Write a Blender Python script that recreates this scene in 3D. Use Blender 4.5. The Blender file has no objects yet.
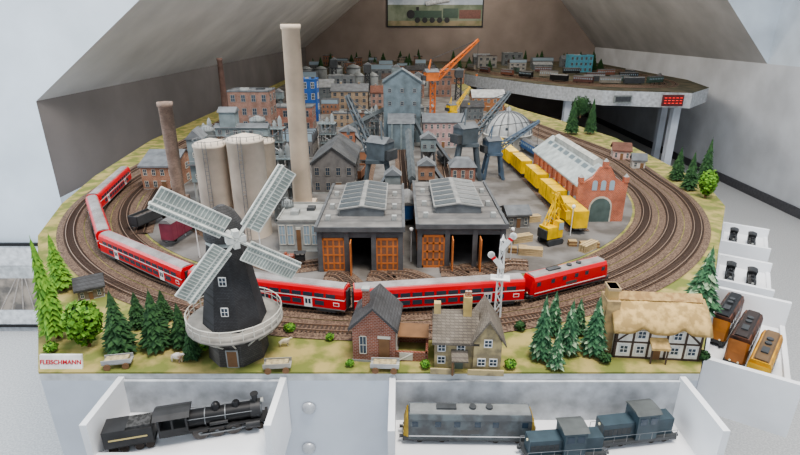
import bpy, math, random
from mathutils import Vector, Matrix
random.seed(7)
C=0.01
F=515.;YH=28.;CH=47.
TH=math.atan((227.5-YH)/F);ct=math.cos(TH);st=math.sin(TH)
def ray(px,py):
    u=(px-400)/F;v=(227.5-py)/F
    return u,ct+v*st,-st+v*ct
def G(px,py,z=0):
    u,dy,dz=ray(px,py);t=(z-CH)/dz
    return u*t,dy*t
def HZ(Y,py):
    u,dy,dz=ray(400,py);t=Y/dy
    return CH+t*dz
def S(Y,z=0): return F/(Y*ct-(z-CH)*st)
R=math.radians
# ---------------- materials
_m={}
def mat(c,r=.65,m=0,tex='n',c2=None,sc=None,bump=.25,em=0):
    key=(c,r,m,tex,c2,sc,bump,em)
    if key in _m: return _m[key]
    M=bpy.data.materials.new('mat%d'%len(_m));M.use_nodes=True;_m[key]=M
    nt=M.node_tree;N=nt.nodes;L=nt.links
    b=N['Principled BSDF'];b.inputs['Roughness'].default_value=r;b.inputs['Metallic'].default_value=m
    def col(c,k=1): return (min(1,c[0]*k),min(1,c[1]*k),min(1,c[2]*k),1)
    b.inputs['Base Color'].default_value=col(c)
    if em:
        b.inputs['Emission Color'].default_value=col(c);b.inputs['Emission Strength'].default_value=em
        return M
    if tex is None: return M
    tc=N.new('ShaderNodeTexCoord')
    def bumpn(out,d=.0006):
        bn=N.new('ShaderNodeBump');bn.inputs['Strength'].default_value=bump;bn.inputs['Distance'].default_value=d
        L.new(out,bn.inputs['Height']);L.new(bn.outputs[0],b.inputs['Normal'])
    def weather(out):
        no=N.new('ShaderNodeTexNoise');no.inputs['Scale'].default_value=28;no.inputs['Detail'].default_value=5
        L.new(tc.outputs['Object'],no.inputs['Vector'])
        rp=N.new('ShaderNodeValToRGB');rp.color_ramp.elements[0].position=.32;rp.color_ramp.elements[1].position=.6
        rp.color_ramp.elements[0].color=(.5,.47,.44,1);rp.color_ramp.elements[1].color=(1,1,1,1)
        L.new(no.outputs[0],rp.inputs[0])
        mx=N.new('ShaderNodeMix');mx.data_type='RGBA';mx.blend_type='MULTIPLY';mx.inputs[0].default_value=.75
        L.new(out,mx.inputs[6]);L.new(rp.outputs[0],mx.inputs[7]);L.new(mx.outputs[2],b.inputs['Base Color'])
    if tex in('n','n2'):
        no=N.new('ShaderNodeTexNoise');no.inputs['Scale'].default_value=sc or 45;no.inputs['Detail'].default_value=4
        L.new(tc.outputs['Object'],no.inputs['Vector'])
        rp=N.new('ShaderNodeValToRGB')
        lo,hi=(.3,.7) if tex=='n' else (.42,.6)
        rp.color_ramp.elements[0].position=lo;rp.color_ramp.elements[1].position=hi
        rp.color_ramp.elements[0].color=col(c2) if c2 else col(c,.8 if (sc and sc<10) else .66)
        rp.color_ramp.elements[1].color=col(c) if c2 else col(c,1.08)
        L.new(no.outputs[0],rp.inputs[0]);L.new(rp.outputs[0],b.inputs['Base Color'])
        if bump: bumpn(no.outputs[0])
    elif tex in('brick','plank'):
        sp=N.new('ShaderNodeSeparateXYZ');L.new(tc.outputs['Object'],sp.inputs[0])
        ad=N.new('ShaderNodeMath');L.new(sp.outputs[0],ad.inputs[0]);L.new(sp.outputs[1],ad.inputs[1])
        cb=N.new('ShaderNodeCombineXYZ');L.new(ad.outputs[0],cb.inputs[0]);L.new(sp.outputs[2],cb.inputs[1])
        br=N.new('ShaderNodeTexBrick');L.new(cb.outputs[0],br.inputs['Vector'])
        br.inputs['Scale'].default_value=sc or 90
        br.inputs['Color1'].default_value=col(c);br.inputs['Color2'].default_value=col(c,.72)
        br.inputs['Mortar'].default_value=col(c2) if c2 else col(c,.5)
        br.inputs['Mortar Size'].default_value=.03
        weather(br.outputs[0])
        if bump: bumpn(br.outputs[1],-.0004)
    elif tex in('sx','sy','sz'):
        wv=N.new('ShaderNodeTexWave');wv.bands_direction=tex[1].upper();wv.inputs['Scale'].default_value=sc or 60
        wv.inputs['Distortion'].default_value=.4
        L.new(tc.outputs['Object'],wv.inputs['Vector'])
        rp=N.new('ShaderNodeValToRGB');rp.color_ramp.elements[0].position=.15;rp.color_ramp.elements[1].position=.5
        rp.color_ramp.elements[0].color=col(c2) if c2 else col(c,.6);rp.color_ramp.elements[1].color=col(c)
        L.new(wv.outputs[0],rp.inputs[0]);weather(rp.outputs[0])
        if bump: bumpn(wv.outputs[1])
    return M
# ---------------- mesh builder (cm)
class B:
    def __init__(s): s.v=[];s.f=[];s.m=[];s.sm=[];s.mats=[]
    def add(s,vs,fs,mt,sm=False):
        if mt not in s.mats: s.mats.append(mt)
        k=s.mats.index(mt);o=len(s.v)
        s.v+=[tuple(v) for v in vs]
        for f in fs: s.f.append([i+o for i in f]);s.m.append(k);s.sm.append(sm)
        return s
    def box(s,x0,x1,y0,y1,z0,z1,mt):
        return s.add([(x0,y0,z0),(x1,y0,z0),(x1,y1,z0),(x0,y1,z0),(x0,y0,z1),(x1,y0,z1),(x1,y1,z1),(x0,y1,z1)],
          [(0,3,2,1),(4,5,6,7),(0,1,5,4),(1,2,6,5),(2,3,7,6),(3,0,4,7)],mt)
    def cb(s,cx,cy,z0,sx,sy,sz,mt): return s.box(cx-sx/2,cx+sx/2,cy-sy/2,cy+sy/2,z0,z0+sz,mt)
    def cyl(s,p0,p1,r0,r1,mt,n=12,sm=True):
        p0=Vector(p0);p1=Vector(p1);d=(p1-p0).normalized()
        a=d.orthogonal().normalized();b_=d.cross(a);ph=math.pi/n
        ra=[p0+(a*math.cos(2*math.pi*i/n+ph)+b_*math.sin(2*math.pi*i/n+ph))*r0 for i in range(n)]
        rb=[p1+(a*math.cos(2*math.pi*i/n+ph)+b_*math.sin(2*math.pi*i/n+ph))*r1 for i in range(n)]
        s.add(ra+rb,[(i,(i+1)%n,n+(i+1)%n,n+i) for i in range(n)],mt,sm and n>5)
        s.add(ra,[tuple(range(n))[::-1]],mt);
        if r1>1e-4: s.add(rb,[tuple(range(n))],mt)
        return s
    def beam(s,p0,p1,w,mt): return s.cyl(p0,p1,w*.707,w*.707,mt,4,False)
    def poly(s,pts,z0,z1,mt):
        n=len(pts);a=sum(pts[i][0]*pts[(i+1)%n][1]-pts[(i+1)%n][0]*pts[i][1] for i in range(n))
        if a<0: pts=pts[::-1]
        return s.add([(x,y,z0) for x,y in pts]+[(x,y,z1) for x,y in pts],
           [tuple(range(n))[::-1],tuple(range(n,2*n))]+[(i,(i+1)%n,n+(i+1)%n,n+i) for i in range(n)],mt)
    def py(s,prof,y0,y1,mt,sm=False):
        n=len(prof)
        return s.add([(x,y0,z) for x,z in prof]+[(x,y1,z) for x,z in prof],
           [tuple(range(n)),tuple(range(n,2*n))[::-1]]+[((i+1)%n,i,n+i,n+(i+1)%n) for i in range(n)],mt,sm)
    def px(s,prof,x0,x1,mt,sm=False):
        n=len(prof)
        return s.add([(x0,y,z) for y,z in prof]+[(x1,y,z) for y,z in prof],
           [tuple(range(n))[::-1],tuple(range(n,2*n))]+[(i,(i+1)%n,n+(i+1)%n,n+i) for i in range(n)],mt,sm)
    def lathe(s,prof,mt,n=24,cx=0,cy=0,sm=True):
        vs=[];fs=[]
        for r,z in prof:
            for i in range(n):
                a=2*math.pi*i/n;vs.append((cx+r*math.cos(a),cy+r*math.sin(a),z))
        for j in range(len(prof)-1):
            for i in range(n):
                k=(i+1)%n;fs.append((j*n+i,j*n+k,(j+1)*n+k,(j+1)*n+i))
        s.add(vs,fs,mt,sm)
        s.add(vs[-n:],[tuple(range(n))],mt)
        return s
    def lattice(s,p0,p1,w,mt,t=.12,n=6,w1=None):
        p0=Vector(p0);p1=Vector(p1);w1=w if w1 is None else w1
        d=(p1-p0).normalized();a=d.cross(Vector((0,0,1)))
        if a.length<.1: a=Vector((1,0,0))
        a.normalize();b_=d.cross(a)
        def cs(k):
            c=p0.lerp(p1,k/n);ww=(w+(w1-w)*k/n)/2
            return [c+a*ww+b_*ww,c-a*ww+b_*ww,c-a*ww-b_*ww,c+a*ww-b_*ww]
        A=cs(0);Z=cs(n)
        for i in range(4): s.beam(A[i],Z[i],t,mt)
        for k in range(n):
            q=cs(k);r=cs(k+1)
            for i in range(4):
                j=(i+1)%4
                s.beam(q[i],r[j],t*.7,mt) if k%2 else s.beam(q[j],r[i],t*.7,mt)
        return s
    def mesh(s,nm):
        me=bpy.data.meshes.new(nm)
        me.from_pydata([(a*C,b*C,c*C) for a,b,c in s.v],[],s.f)
        for m_ in s.mats: me.materials.append(m_)
        me.polygons.foreach_set('material_index',s.m);me.polygons.foreach_set('use_smooth',s.sm)
        me.update();return me
COL=bpy.context.scene.collection
class T:
    def __init__(s,name,label,cat,loc=(0,0,0),rot=0,group=None,b=None,kind=None,tilt=None):
        s.name=name
        o=bpy.data.objects.new(name,b.mesh(name) if b else None);COL.objects.link(o)
        if not b: o.empty_display_size=.02
        o.location=Vector(loc)*C
        o.rotation_euler=tilt if tilt else (0,0,R(rot))
        if kind!='structure':
            o['label']=label;o['category']=cat
        if group:o['group']=group
        if kind:o['kind']=kind
        s.o=o
    def part(s,name,b,parent=None,label=None,loc=(0,0,0),rot=(0,0,0),kind=None):
        me=b.mesh(name) if isinstance(b,B) else b
        o=bpy.data.objects.new(name,me);COL.objects.link(o)
        o.parent=parent or s.o;o.location=Vector(loc)*C;o.rotation_euler=rot
        if label:o['label']=label
        if kind:o['kind']=kind
        return o
def _kids(o): return [c for c in bpy.data.objects if c.parent==o]
def dup(t,loc,rot=0,label=None,scale=1):
    def cp(o,par):
        n=o.copy();COL.objects.link(n)
        if par:n.parent=par
        for c in list(_kids(o)): cp(c,n)
        return n
    n=cp(t.o,None);n.location=Vector(loc)*C;n.rotation_euler=(0,0,R(rot));n.scale=(scale,)*3
    if label:n['label']=label
    return n
# palette
GLASS=mat((.04,.06,.085),.15,0,None);GLL=mat((.30,.38,.44),.15,0,None)
WHT=mat((.8,.8,.79),.5);FRM=mat((.52,.50,.44),.6,0,None);FRD=mat((.24,.22,.20),.6,0,None)
BRK=mat((.34,.11,.065),.85,0,'brick',(.40,.32,.28));BRK2=mat((.28,.13,.09),.85,0,'brick',(.28,.24,.21));BRO=mat((.42,.18,.09),.85,0,'brick',(.45,.36,.3))
ROOFG=mat((.17,.18,.19),.8);ROOFD=mat((.09,.09,.095),.8,0,'brick',(.05,.05,.05),70);ROOFL=mat((.42,.43,.43),.75)
ROOFR=mat((.24,.11,.08),.8,0,'brick',(.12,.06,.04),70)
TAN=mat((.42,.32,.23),.8,0,'brick',(.36,.28,.2));PINK=mat((.40,.26,.22),.8,0,'brick',(.35,.24,.2));CREAM=mat((.58,.52,.43),.8)
CONC=mat((.36,.37,.36),.85);BLK=mat((.018,.018,.02),.45,.2);DGY=mat((.06,.065,.07),.6);STL=mat((.25,.26,.27),.45,.6)
BLG=mat((.17,.22,.25),.7,0,'sx',None,90);WD=mat((.22,.12,.06),.8);RUST=mat((.30,.12,.05),.8)
YEL=mat((.80,.52,.02),.5);ORG=mat((.62,.17,.04),.55);REDT=mat((.62,.012,.02),.32,0,None);WHEEL=mat((.05,.04,.035),.5,.5)
_w={}
def winmesh(w,h,fr=FRM,gl=GLASS,nx=2,nz=2):
    k=(round(w,2),round(h,2),fr,gl,nx,nz)
    if k in _w:return _w[k]
    b=B();t=min(w,h)*.1
    b.box(-w/2+t*.5,w/2-t*.5,-.06,.04,t*.5,h-t*.5,gl)
    b.box(-w/2,-w/2+t,-.14,.04,0,h,fr).box(w/2-t,w/2,-.14,.04,0,h,fr).box(-w/2,w/2,-.14,.04,0,t,fr).box(-w/2,w/2,-.14,.04,h-t,h,fr)
    for i in range(1,nx): x=-w/2+w*i/nx;b.box(x-t*.35,x+t*.35,-.12,.04,t,h-t,fr)
    for i in range(1,nz): z=h*i/nz;b.box(-w/2,w/2,-.12,.04,z-t*.35,z+t*.35,fr)
    _w[k]=b.mesh('window');return _w[k]
def roofb(w,d,z,h,rt,m,ov=.5):
    b=B()
    if rt=='gx':
        b.px([(-ov,z-.15*h*ov),(d/2,z+h),(d+ov,z-.15*h*ov),(d+ov,z+.3),(d/2,z+h+.35),(-ov,z+.3)],-w/2-ov,w/2+ov,m)
    elif rt=='gy':
        b.py([(-w/2-ov,z-.15*h*ov),(0,z+h),(w/2+ov,z-.15*h*ov),(w/2+ov,z+.3),(0,z+h+.35),(-w/2-ov,z+.3)],-ov,d+ov,m)
    elif rt=='hip':
        k=min(w,d)*.35;x0,x1,y0,y1=-w/2-ov,w/2+ov,-ov,d+ov
        b.add([(x0,y0,z),(x1,y0,z),(x1,y1,z),(x0,y1,z),(x0+k,y0+k,z+h),(x1-k,y0+k,z+h),(x1-k,y1-k,z+h),(x0+k,y1-k,z+h)],
          [(0,1,5,4),(1,2,6,5),(2,3,7,6),(3,0,4,7),(4,5,6,7),(0,3,2,1)],m)
    elif rt=='saw':
        n=4
        for i in range(n):
            y0=d*i/n;y1=d*(i+1)/n;b.px([(y0,z),(y1,z),(y1,z+.4),(y0+.5,z+h+.3),(y0,z+h+.3)],-w/2-.3,w/2+.3,m)
            b.box(-w/2,w/2,y0-.06,y0,z+.4,z+h,GLL)
    else:
        b.box(-w/2-.2,w/2+.2,-.2,d+.2,z,z+.25,m)
        for q in((-w/2-.2,w/2+.2,-.2,.1),(-w/2-.2,w/2+.2,d-.1,d+.2),(-w/2-.2,-w/2+.1,-.2,d+.2),(w/2-.1,w/2+.2,-.2,d+.2)): b.box(*q,z+.2,z+.6,m)
        b.box(-w*.25,-w*.05,d*.3,d*.5,z+.2,z+1.2,CONC).box(w*.1,w*.3,d*.55,d*.75,z+.2,z+.9,DGY)
    return b
def bld(name,label,cat,px,py,wpx,top,d,wall,roof,rt='flat',rh=.3,rows=2,cols=3,side=2,rot=0,fr=FRM,gl=GLASS,door=True,chim=0,z=0,wf=.45,group=None,wh=.55,winz=.0):
    X,Y=G(px,py,z);w=wpx/S(Y,z)
    H=HZ(Y+(d/2 if rt=='gx' else 0),top)-z
    if rt=='flat':rh=0
    hw=H*(1-rh);hr=H*rh
    t=T(name,label,cat,(X,Y,z),rot,group)
    b=B().box(-w/2,w/2,0,d,0,hw,wall)
    if rt=='gy': b.py([(-w/2,hw-.01),(w/2,hw-.01),(0,hw+hr)],0,d,wall)
    if rt=='gx': b.px([(0,hw-.01),(d,hw-.01),(d/2,hw+hr)],-w/2,w/2,wall)
    b.box(-w/2-.12,w/2+.12,-.12,d+.12,0,hw*.06,CONC)
    t.part('walls',b);t.part('roof',roofb(w,d,hw,hr,rt,roof))
    fh=hw/max(rows,1);cw=w/max(cols,1)
    for r in range(rows):
        for c in range(cols):
            x=-w/2+cw*(c+.5)
            if door and r==0 and c==cols//2:
                t.part('door',B().box(-cw*.25,cw*.25,-.15,.05,0,fh*.75,WD).box(-cw*.3,cw*.3,-.18,.02,fh*.75,fh*.82,fr),loc=(x,0,0));continue
            t.part('window',winmesh(cw*wf,fh*wh,fr,gl),loc=(x,0,fh*(r+.25+winz)))
    sd=-1 if X>0 else 1;cw=d/max(side,1)
    for r in range(rows):
        for c in range(side):
            t.part('window',winmesh(min(cw*wf,fh*wh),fh*wh,fr,gl),loc=(sd*w/2,cw*(c+.5),fh*(r+.25+winz)),rot=(0,0,R(90*sd)))
    for i in range(chim):
        x=(-.25+.5*i)*w
        t.part('chimney',B().box(x-.5,x+.5,d*.5-.5,d*.5+.5,hw+hr*.4,hw+hr+1.4,wall).box(x-.6,x+.6,d*.5-.6,d*.5+.6,hw+hr+1.3,hw+hr+1.6,CONC))
    return t
# ================= room =================
WALL=mat((.66,.73,.80),.9,0,'n',None,3,0);WALLR=mat((.60,.62,.65),.9,0,'n',None,3,0)
TAUPE_SHADE=mat((.20,.185,.18),.9,0,'n',None,3,0);SLOPE=mat((.70,.68,.66),.9,0,'n',None,3,0)
def struct(name,b): return T(name,'','',b=b,kind='structure')
CAR=mat((.60,.60,.59),.95,0,'n2',(.48,.48,.48),160,.4)
struct('floor',B().box(-460,330,-150,850,-88,-85,CAR))
struct('wall_left',B().add([(-460,208,-85),(-144,208,-85),(-144,208,20),(-60,208,85),(25,208,150),(25,208,240),(-460,208,240)],[(0,1,2,3,4,5,6)],WALL)
  .box(-150,-144,208.2,830,-85,-20,WALL))
struct('shaded_knee_wall_1',B().box(-152,-144,208.2,830,-20,20,TAUPE_SHADE))  # knee wall face, its shadow put into the dark taupe colour
struct('ceiling',B().add([(-144,208,20),(-144,830,20),(25,830,150),(25,208,150)],[(0,1,2,3)],SLOPE)
  .add([(297,436,20),(297,830,20),(179,830,150),(179,436,150)],[(0,3,2,1)],mat((.48,.475,.47),.9,0,'n',None,3,0))
  .add([(25,208,150),(25,830,150),(179,830,150),(179,436,150)],[(0,1,2,3)],SLOPE))
struct('wall_right',B().box(297,305,-150,830,-85,20,WALLR).box(297,305,-150,436,20,150,WALL)
   .add([(297,436,20),(179,436,150),(297,436,150)],[(0,1,2)],WALL))
struct('wall_back',B().box(-150,305,830,838,-85,150,mat((.30,.25,.22),.9,0,'n',None,3,0)))
struct('baseboard_right',B().box(295.5,297,-150,830,-85,-78,mat((.10,.10,.11),.6)))
struct('baseboard_left',B().box(-460,-144,206.8,208,-85,-79,mat((.45,.47,.5),.6)))
# framed pictures
t=T('framed_picture','black framed photograph with white mat, standing near the floor against wall','picture',(-173,206.5,-82))
t.part('frame',B().box(-18,-16.8,-1.2,0,0,42,BLK).box(16.8,18,-1.2,0,0,42,BLK).box(-18,18,-1.2,0,0,1.2,BLK).box(-18,18,-1.2,0,40.8,42,BLK))
t.part('mat_board',B().box(-16.8,16.8,-.5,0,1.2,40.8,mat((.7,.72,.74),.6)))
b=B().box(-13,13,-.7,-.4,9,31,mat((.36,.31,.26),.5,0,'n2',(.13,.12,.11),14,0)).box(-13,13,-.72,-.5,25,31,mat((.52,.54,.55),.5))
for i in range(4): b.beam((-9+i*5,-.75,9.2),(2+i*1.3,-.75,25),.4,mat((.55,.5,.46),.4))
t.part('photograph',b)
t=T('wall_picture','wide landscape print of a dark green steam train hanging on wall','picture',(52,828.5,48))
t.part('frame',B().box(-72,72,0,1.4,0,52,BLK))
b=B().box(-70,70,-.4,.2,2,50,mat((.26,.30,.22),.5,0,'n2',(.10,.14,.08),4,0)).box(-70,70,-.5,.2,2,9,mat((.34,.28,.18),.6,0,'n2',(.2,.2,.1),6,0)).box(-70,70,-.55,.2,31,50,mat((.60,.66,.72),.5,0,'n2',(.36,.42,.5),4,0))
g=mat((.02,.07,.035),.4);b.box(-34,10,-.8,-.3,13,23,g).box(12,34,-.9,-.3,13,26,g).cyl((-36,-.9,18),(-36,-.3,18),6,6,BLK,20).box(-28,-24,-.9,-.3,23,28,BLK).box(36,68,-.8,-.3,12,24,mat((.2,.08,.06),.5)).cyl((-14,-.7,32),(20,-.6,40),3,6,mat((.75,.77,.8),.8),12)
for i in range(5): b.cyl((-26+i*11,-1,10),(-26+i*11,-.3,10),4.0,4.0,BLK,14)
t.part('print',b)
# ================= main table =================
TW=mat((.58,.62,.68),.5,0,'n',None,6,0)
top=[(-53,62.7),(44,62.7),(92,138),(99,160),(99,235),(90,275),(74,330),(62,400),(55,560),(-112,560),(-112,230),(-104,170),(-97,140),(-88,116)]
GR=mat((.38,.31,.12),.95,0,'n2',(.17,.19,.05),26,.6)
struct_t=T('layout_table','large light grey cabinet table carrying the model railway','table')
struct_t.part('cabinet',B().poly([(x,y) for x,y in top],-85,-1.5,TW))
struct_t.part('table_top',B().poly(top,-1.5,-.3,mat((.6,.62,.63),.5)))
for py in (407,447):
    u,dy,dz=ray(309,py);tt=62.7/dy;zz=CH+tt*dz
    struct_t.part('drawer_knob',B().lathe([(1.0,0),(1.05,.3),(.8,.5),(.3,.6)],mat((.65,.67,.7),.3,.4),20),loc=(u*tt,62.6,zz),rot=(R(90),0,0))
T('grass_ground','straw and green static grass covering the layout edge','ground',b=B().poly(top,-.3,0,GR),kind='stuff')
cx0,cy0=-4,163
pts=[(cx0+74*math.sin(a),cy0-74*math.cos(a)) for a in [R(-90+i*6) for i in range(31)]]
pts+= [(70,200),(62,240),(52,300),(48,555),(-105,555),(-100,300),(-82,240)]
T('yard_ground','flat grey concrete ground of the industrial yard','ground',b=B().poly(pts,0,.12,mat((.20,.19,.18),.9,0,'n2',(.115,.105,.095),12,.3)),kind='stuff')
# ================= tracks =================
BAL=mat((.21,.145,.10),.95,0,'n2',(.08,.05,.038),300,.6);SLP=mat((.065,.043,.033),.9,0,None);RAIL=mat((.38,.27,.20),.4,.6,None)
def spl(P,n=10):
    o=[]
    for i in range(len(P)-1):
        p0=Vector(P[max(i-1,0)]);p1=Vector(P[i]);p2=Vector(P[i+1]);p3=Vector(P[min(i+2,len(P)-1)])
        for k in range(n):
            t=k/n;o.append(.5*((2*p1)+(p2-p0)*t+(2*p0-5*p1+4*p2-p3)*t*t+(3*p1-p0-3*p2+p3)*t**3))
    o.append(Vector(P[-1]));return o
def track(P,label,z=0,bal=True,n=10,gauge=1.65,step=.75):
    P=[Vector((p[0],p[1])) for p in spl([tuple(p[:2]) for p in P],n)]
    t=T('railway_track',label,'track',(0,0,z),group='model railway tracks')
    N=[]
    for i in range(len(P)):
        d=(P[min(i+1,len(P)-1)]-P[max(i-1,0)]).normalized();N.append(Vector((d.y,-d.x)))
    def strip(prof,mt):
        b=B();vs=[];fs=[];k=len(prof)
        for p,q in zip(P,N):
            for a,h in prof: vs.append((p.x+q.x*a,p.y+q.y*a,h))
        for i in range(len(P)-1):
            for j in range(k-1): fs.append((i*k+j,i*k+j+1,(i+1)*k+j+1,(i+1)*k+j))
        return b.add(vs,fs,mt)
    if bal: t.part('ballast',strip([(-2.9,0.13),(-1.9,.28),(1.9,.28),(2.9,0.13)],BAL),kind='stuff')
    g=gauge/2
    for sg in(-1,1):
        a=sg*g;t.part('rail',strip([(a-.08,.28),(a-.08,.62),(a+.08,.62),(a+.08,.28)],RAIL))
    b=B();acc=0
    for i in range(len(P)-1):
        L_=(P[i+1]-P[i]).length
        while acc<L_:
            p=P[i].lerp(P[i+1],acc/L_);q=N[i];d=Vector((-q.y,q.x))
            c=[p+q*1.35+d*.15,p-q*1.35+d*.15,p-q*1.35-d*.15,p+q*1.35-d*.15]
            b.add([(v.x,v.y,.25) for v in c]+[(v.x,v.y,.42) for v in c],[(4,5,6,7),(0,1,5,4),(1,2,6,5),(2,3,7,6),(3,0,4,7)],SLP)
            acc+=step
        acc-=L_
    t.part('sleepers',b,kind='stuff')
for r in(89.5,83.5,77.5):
    P=[(cx0-r-3,330),(cx0-r-2,240),(cx0-r-1,190)]+[(cx0+r*math.sin(a),cy0-r*math.cos(a)) for a in [R(-90+i*10) for i in range(19)]]
    e=r-83.5
    P+=[(81+e,192),(76+e,220),(68+e,255),(62+e*.8,300),(58+e*.7,400)]
    track(P,'long curved loop of brown model railway track on ballast')
for a,b_ in (((328,272),(350,292)),((370,272),(395,292)),((388,272),(430,290)),((440,268),(470,285)),((462,268),(500,281)),((487,268),(530,270))):
    x,y=G(*a);x2,y2=G(*b_)
    track([(x,y-1.5),((x+x2)/2,(y+y2)/2+2),(x2,y2+2)],'short siding leading into the engine shed',z=.1)
track([G(578,232),G(545,195),G(516,165),G(497,148),G(480,120)],'straight siding beside the brick shed',z=.1)
track([G(408,225),G(406,200),G(404,175),G(402,150)],'straight siding through the yard',z=.1)
track([G(362,190),G(368,165),G(376,140)],'straight siding through the yard',z=.1)
track([G(452,200),G(446,170),G(442,155)],'straight siding through the yard',z=.1)
track([G(325,264),G(290,268),G(262,262),G(225,240),G(180,215),G(170,190)],'curved yard track past the silos',z=.1)
track([G(140,235),G(150,205),G(165,180)],'curved yard track past the brick factory',z=.1)
# ================= rolling stock =================
def wheels(t,xs,r=.55,zc=None,w=1.7,name='wheelset'):
    for x in xs:
        t.part(name,B().cyl((0,-w/2,0),(0,-w/2+.25,0),r,r,WHEEL,12).cyl((0,w/2-.25,0),(0,w/2,0),r,r,WHEEL,12).cyl((0,-w/2,0),(0,w/2,0),.12,.12,WHEEL,6),loc=(x,0,zc if zc else r))
def coach(loc,rot,label,group):
    t=T('double_deck_coach',label,'train coach',loc,rot,group)
    L=15.1;W=1.6
    pf=[(-W,.9),(-W,3.9),(-W*.92,4.6),(-W*.7,5.05),(W*.7,5.05),(W*.92,4.6),(W,3.9),(W,.9)]
    LT=mat((.8,.8,.8),.4,0,None)
    t.part('body',B().px(pf,-L,L,REDT).box(-L,L,-W-.02,W+.02,2.88,3.06,LT).box(-L,L,-W-.01,W+.01,.9,1.15,mat((.2,.2,.2),.5,0,None)).box(-L-.3,L+.3,-.8,.8,1.0,4.4,DGY))
    t.part('roof',B().px([(-W*.76,4.95),(-W*.5,5.25),(0,5.35),(W*.5,5.25),(W*.76,4.95)],-L+.2,L-.2,mat((.42,.40,.40),.6,0,'sx',None,150)))
    wm=B().box(-.85,.85,-.03,.03,0,.85,GLASS).mesh('window')
    wb=B().box(-.85,.85,-.03,.03,0,.75,GLASS).mesh('window')
    for sg in(-1,1):
        for i in range(13):
            x=-12.6+i*2.1
            t.part('window',wb,loc=(x,sg*W,3.15))
            if 1<=i<=11 and i not in(2,10): t.part('window',wm,loc=(x,sg*W,1.6))
        for x in(-8.4,8.4):
            t.part('door',B().box(-.75,.75,-.05,.05,1.0,2.85,LT).box(-.5,-.1,-.07,.07,1.7,2.6,GLASS).box(.1,.5,-.07,.07,1.7,2.6,GLASS),loc=(x,sg*W,0))
    t.part('logo',B().box(-.55,.55,-.02,.02,0,.7,LT).box(-.42,.42,-.03,.03,.12,.58,REDT),loc=(13.6,-W-.02,1.7))
    for x in(-11.6,11.6):
        bg=t.part('bogie',B().box(-2,2,-1.3,1.3,.5,.95,DGY).box(-1.8,1.8,-1.45,-1.2,.3,.8,DGY),loc=(x,0,0))
        for dx in(-1.3,1.3): t.part('wheelset',B().cyl((0,-.9,0),(0,.9,0),.5,.5,WHEEL,12),parent=bg,loc=(dx,0,.5))
    return t
def arc(r,deg): a=R(deg);return (cx0+r*math.sin(a),cy0-r*math.cos(a),.62)
gp='red double-deck passenger coaches of the train'
c0=coach(arc(82.9,7.6),7.6,'red double-deck passenger coach with light stripe and dark windows',gp)
for dg in(-13.8,-35.2,-56.6,-78): dup(c0,arc(82.9,dg),dg)
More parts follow.
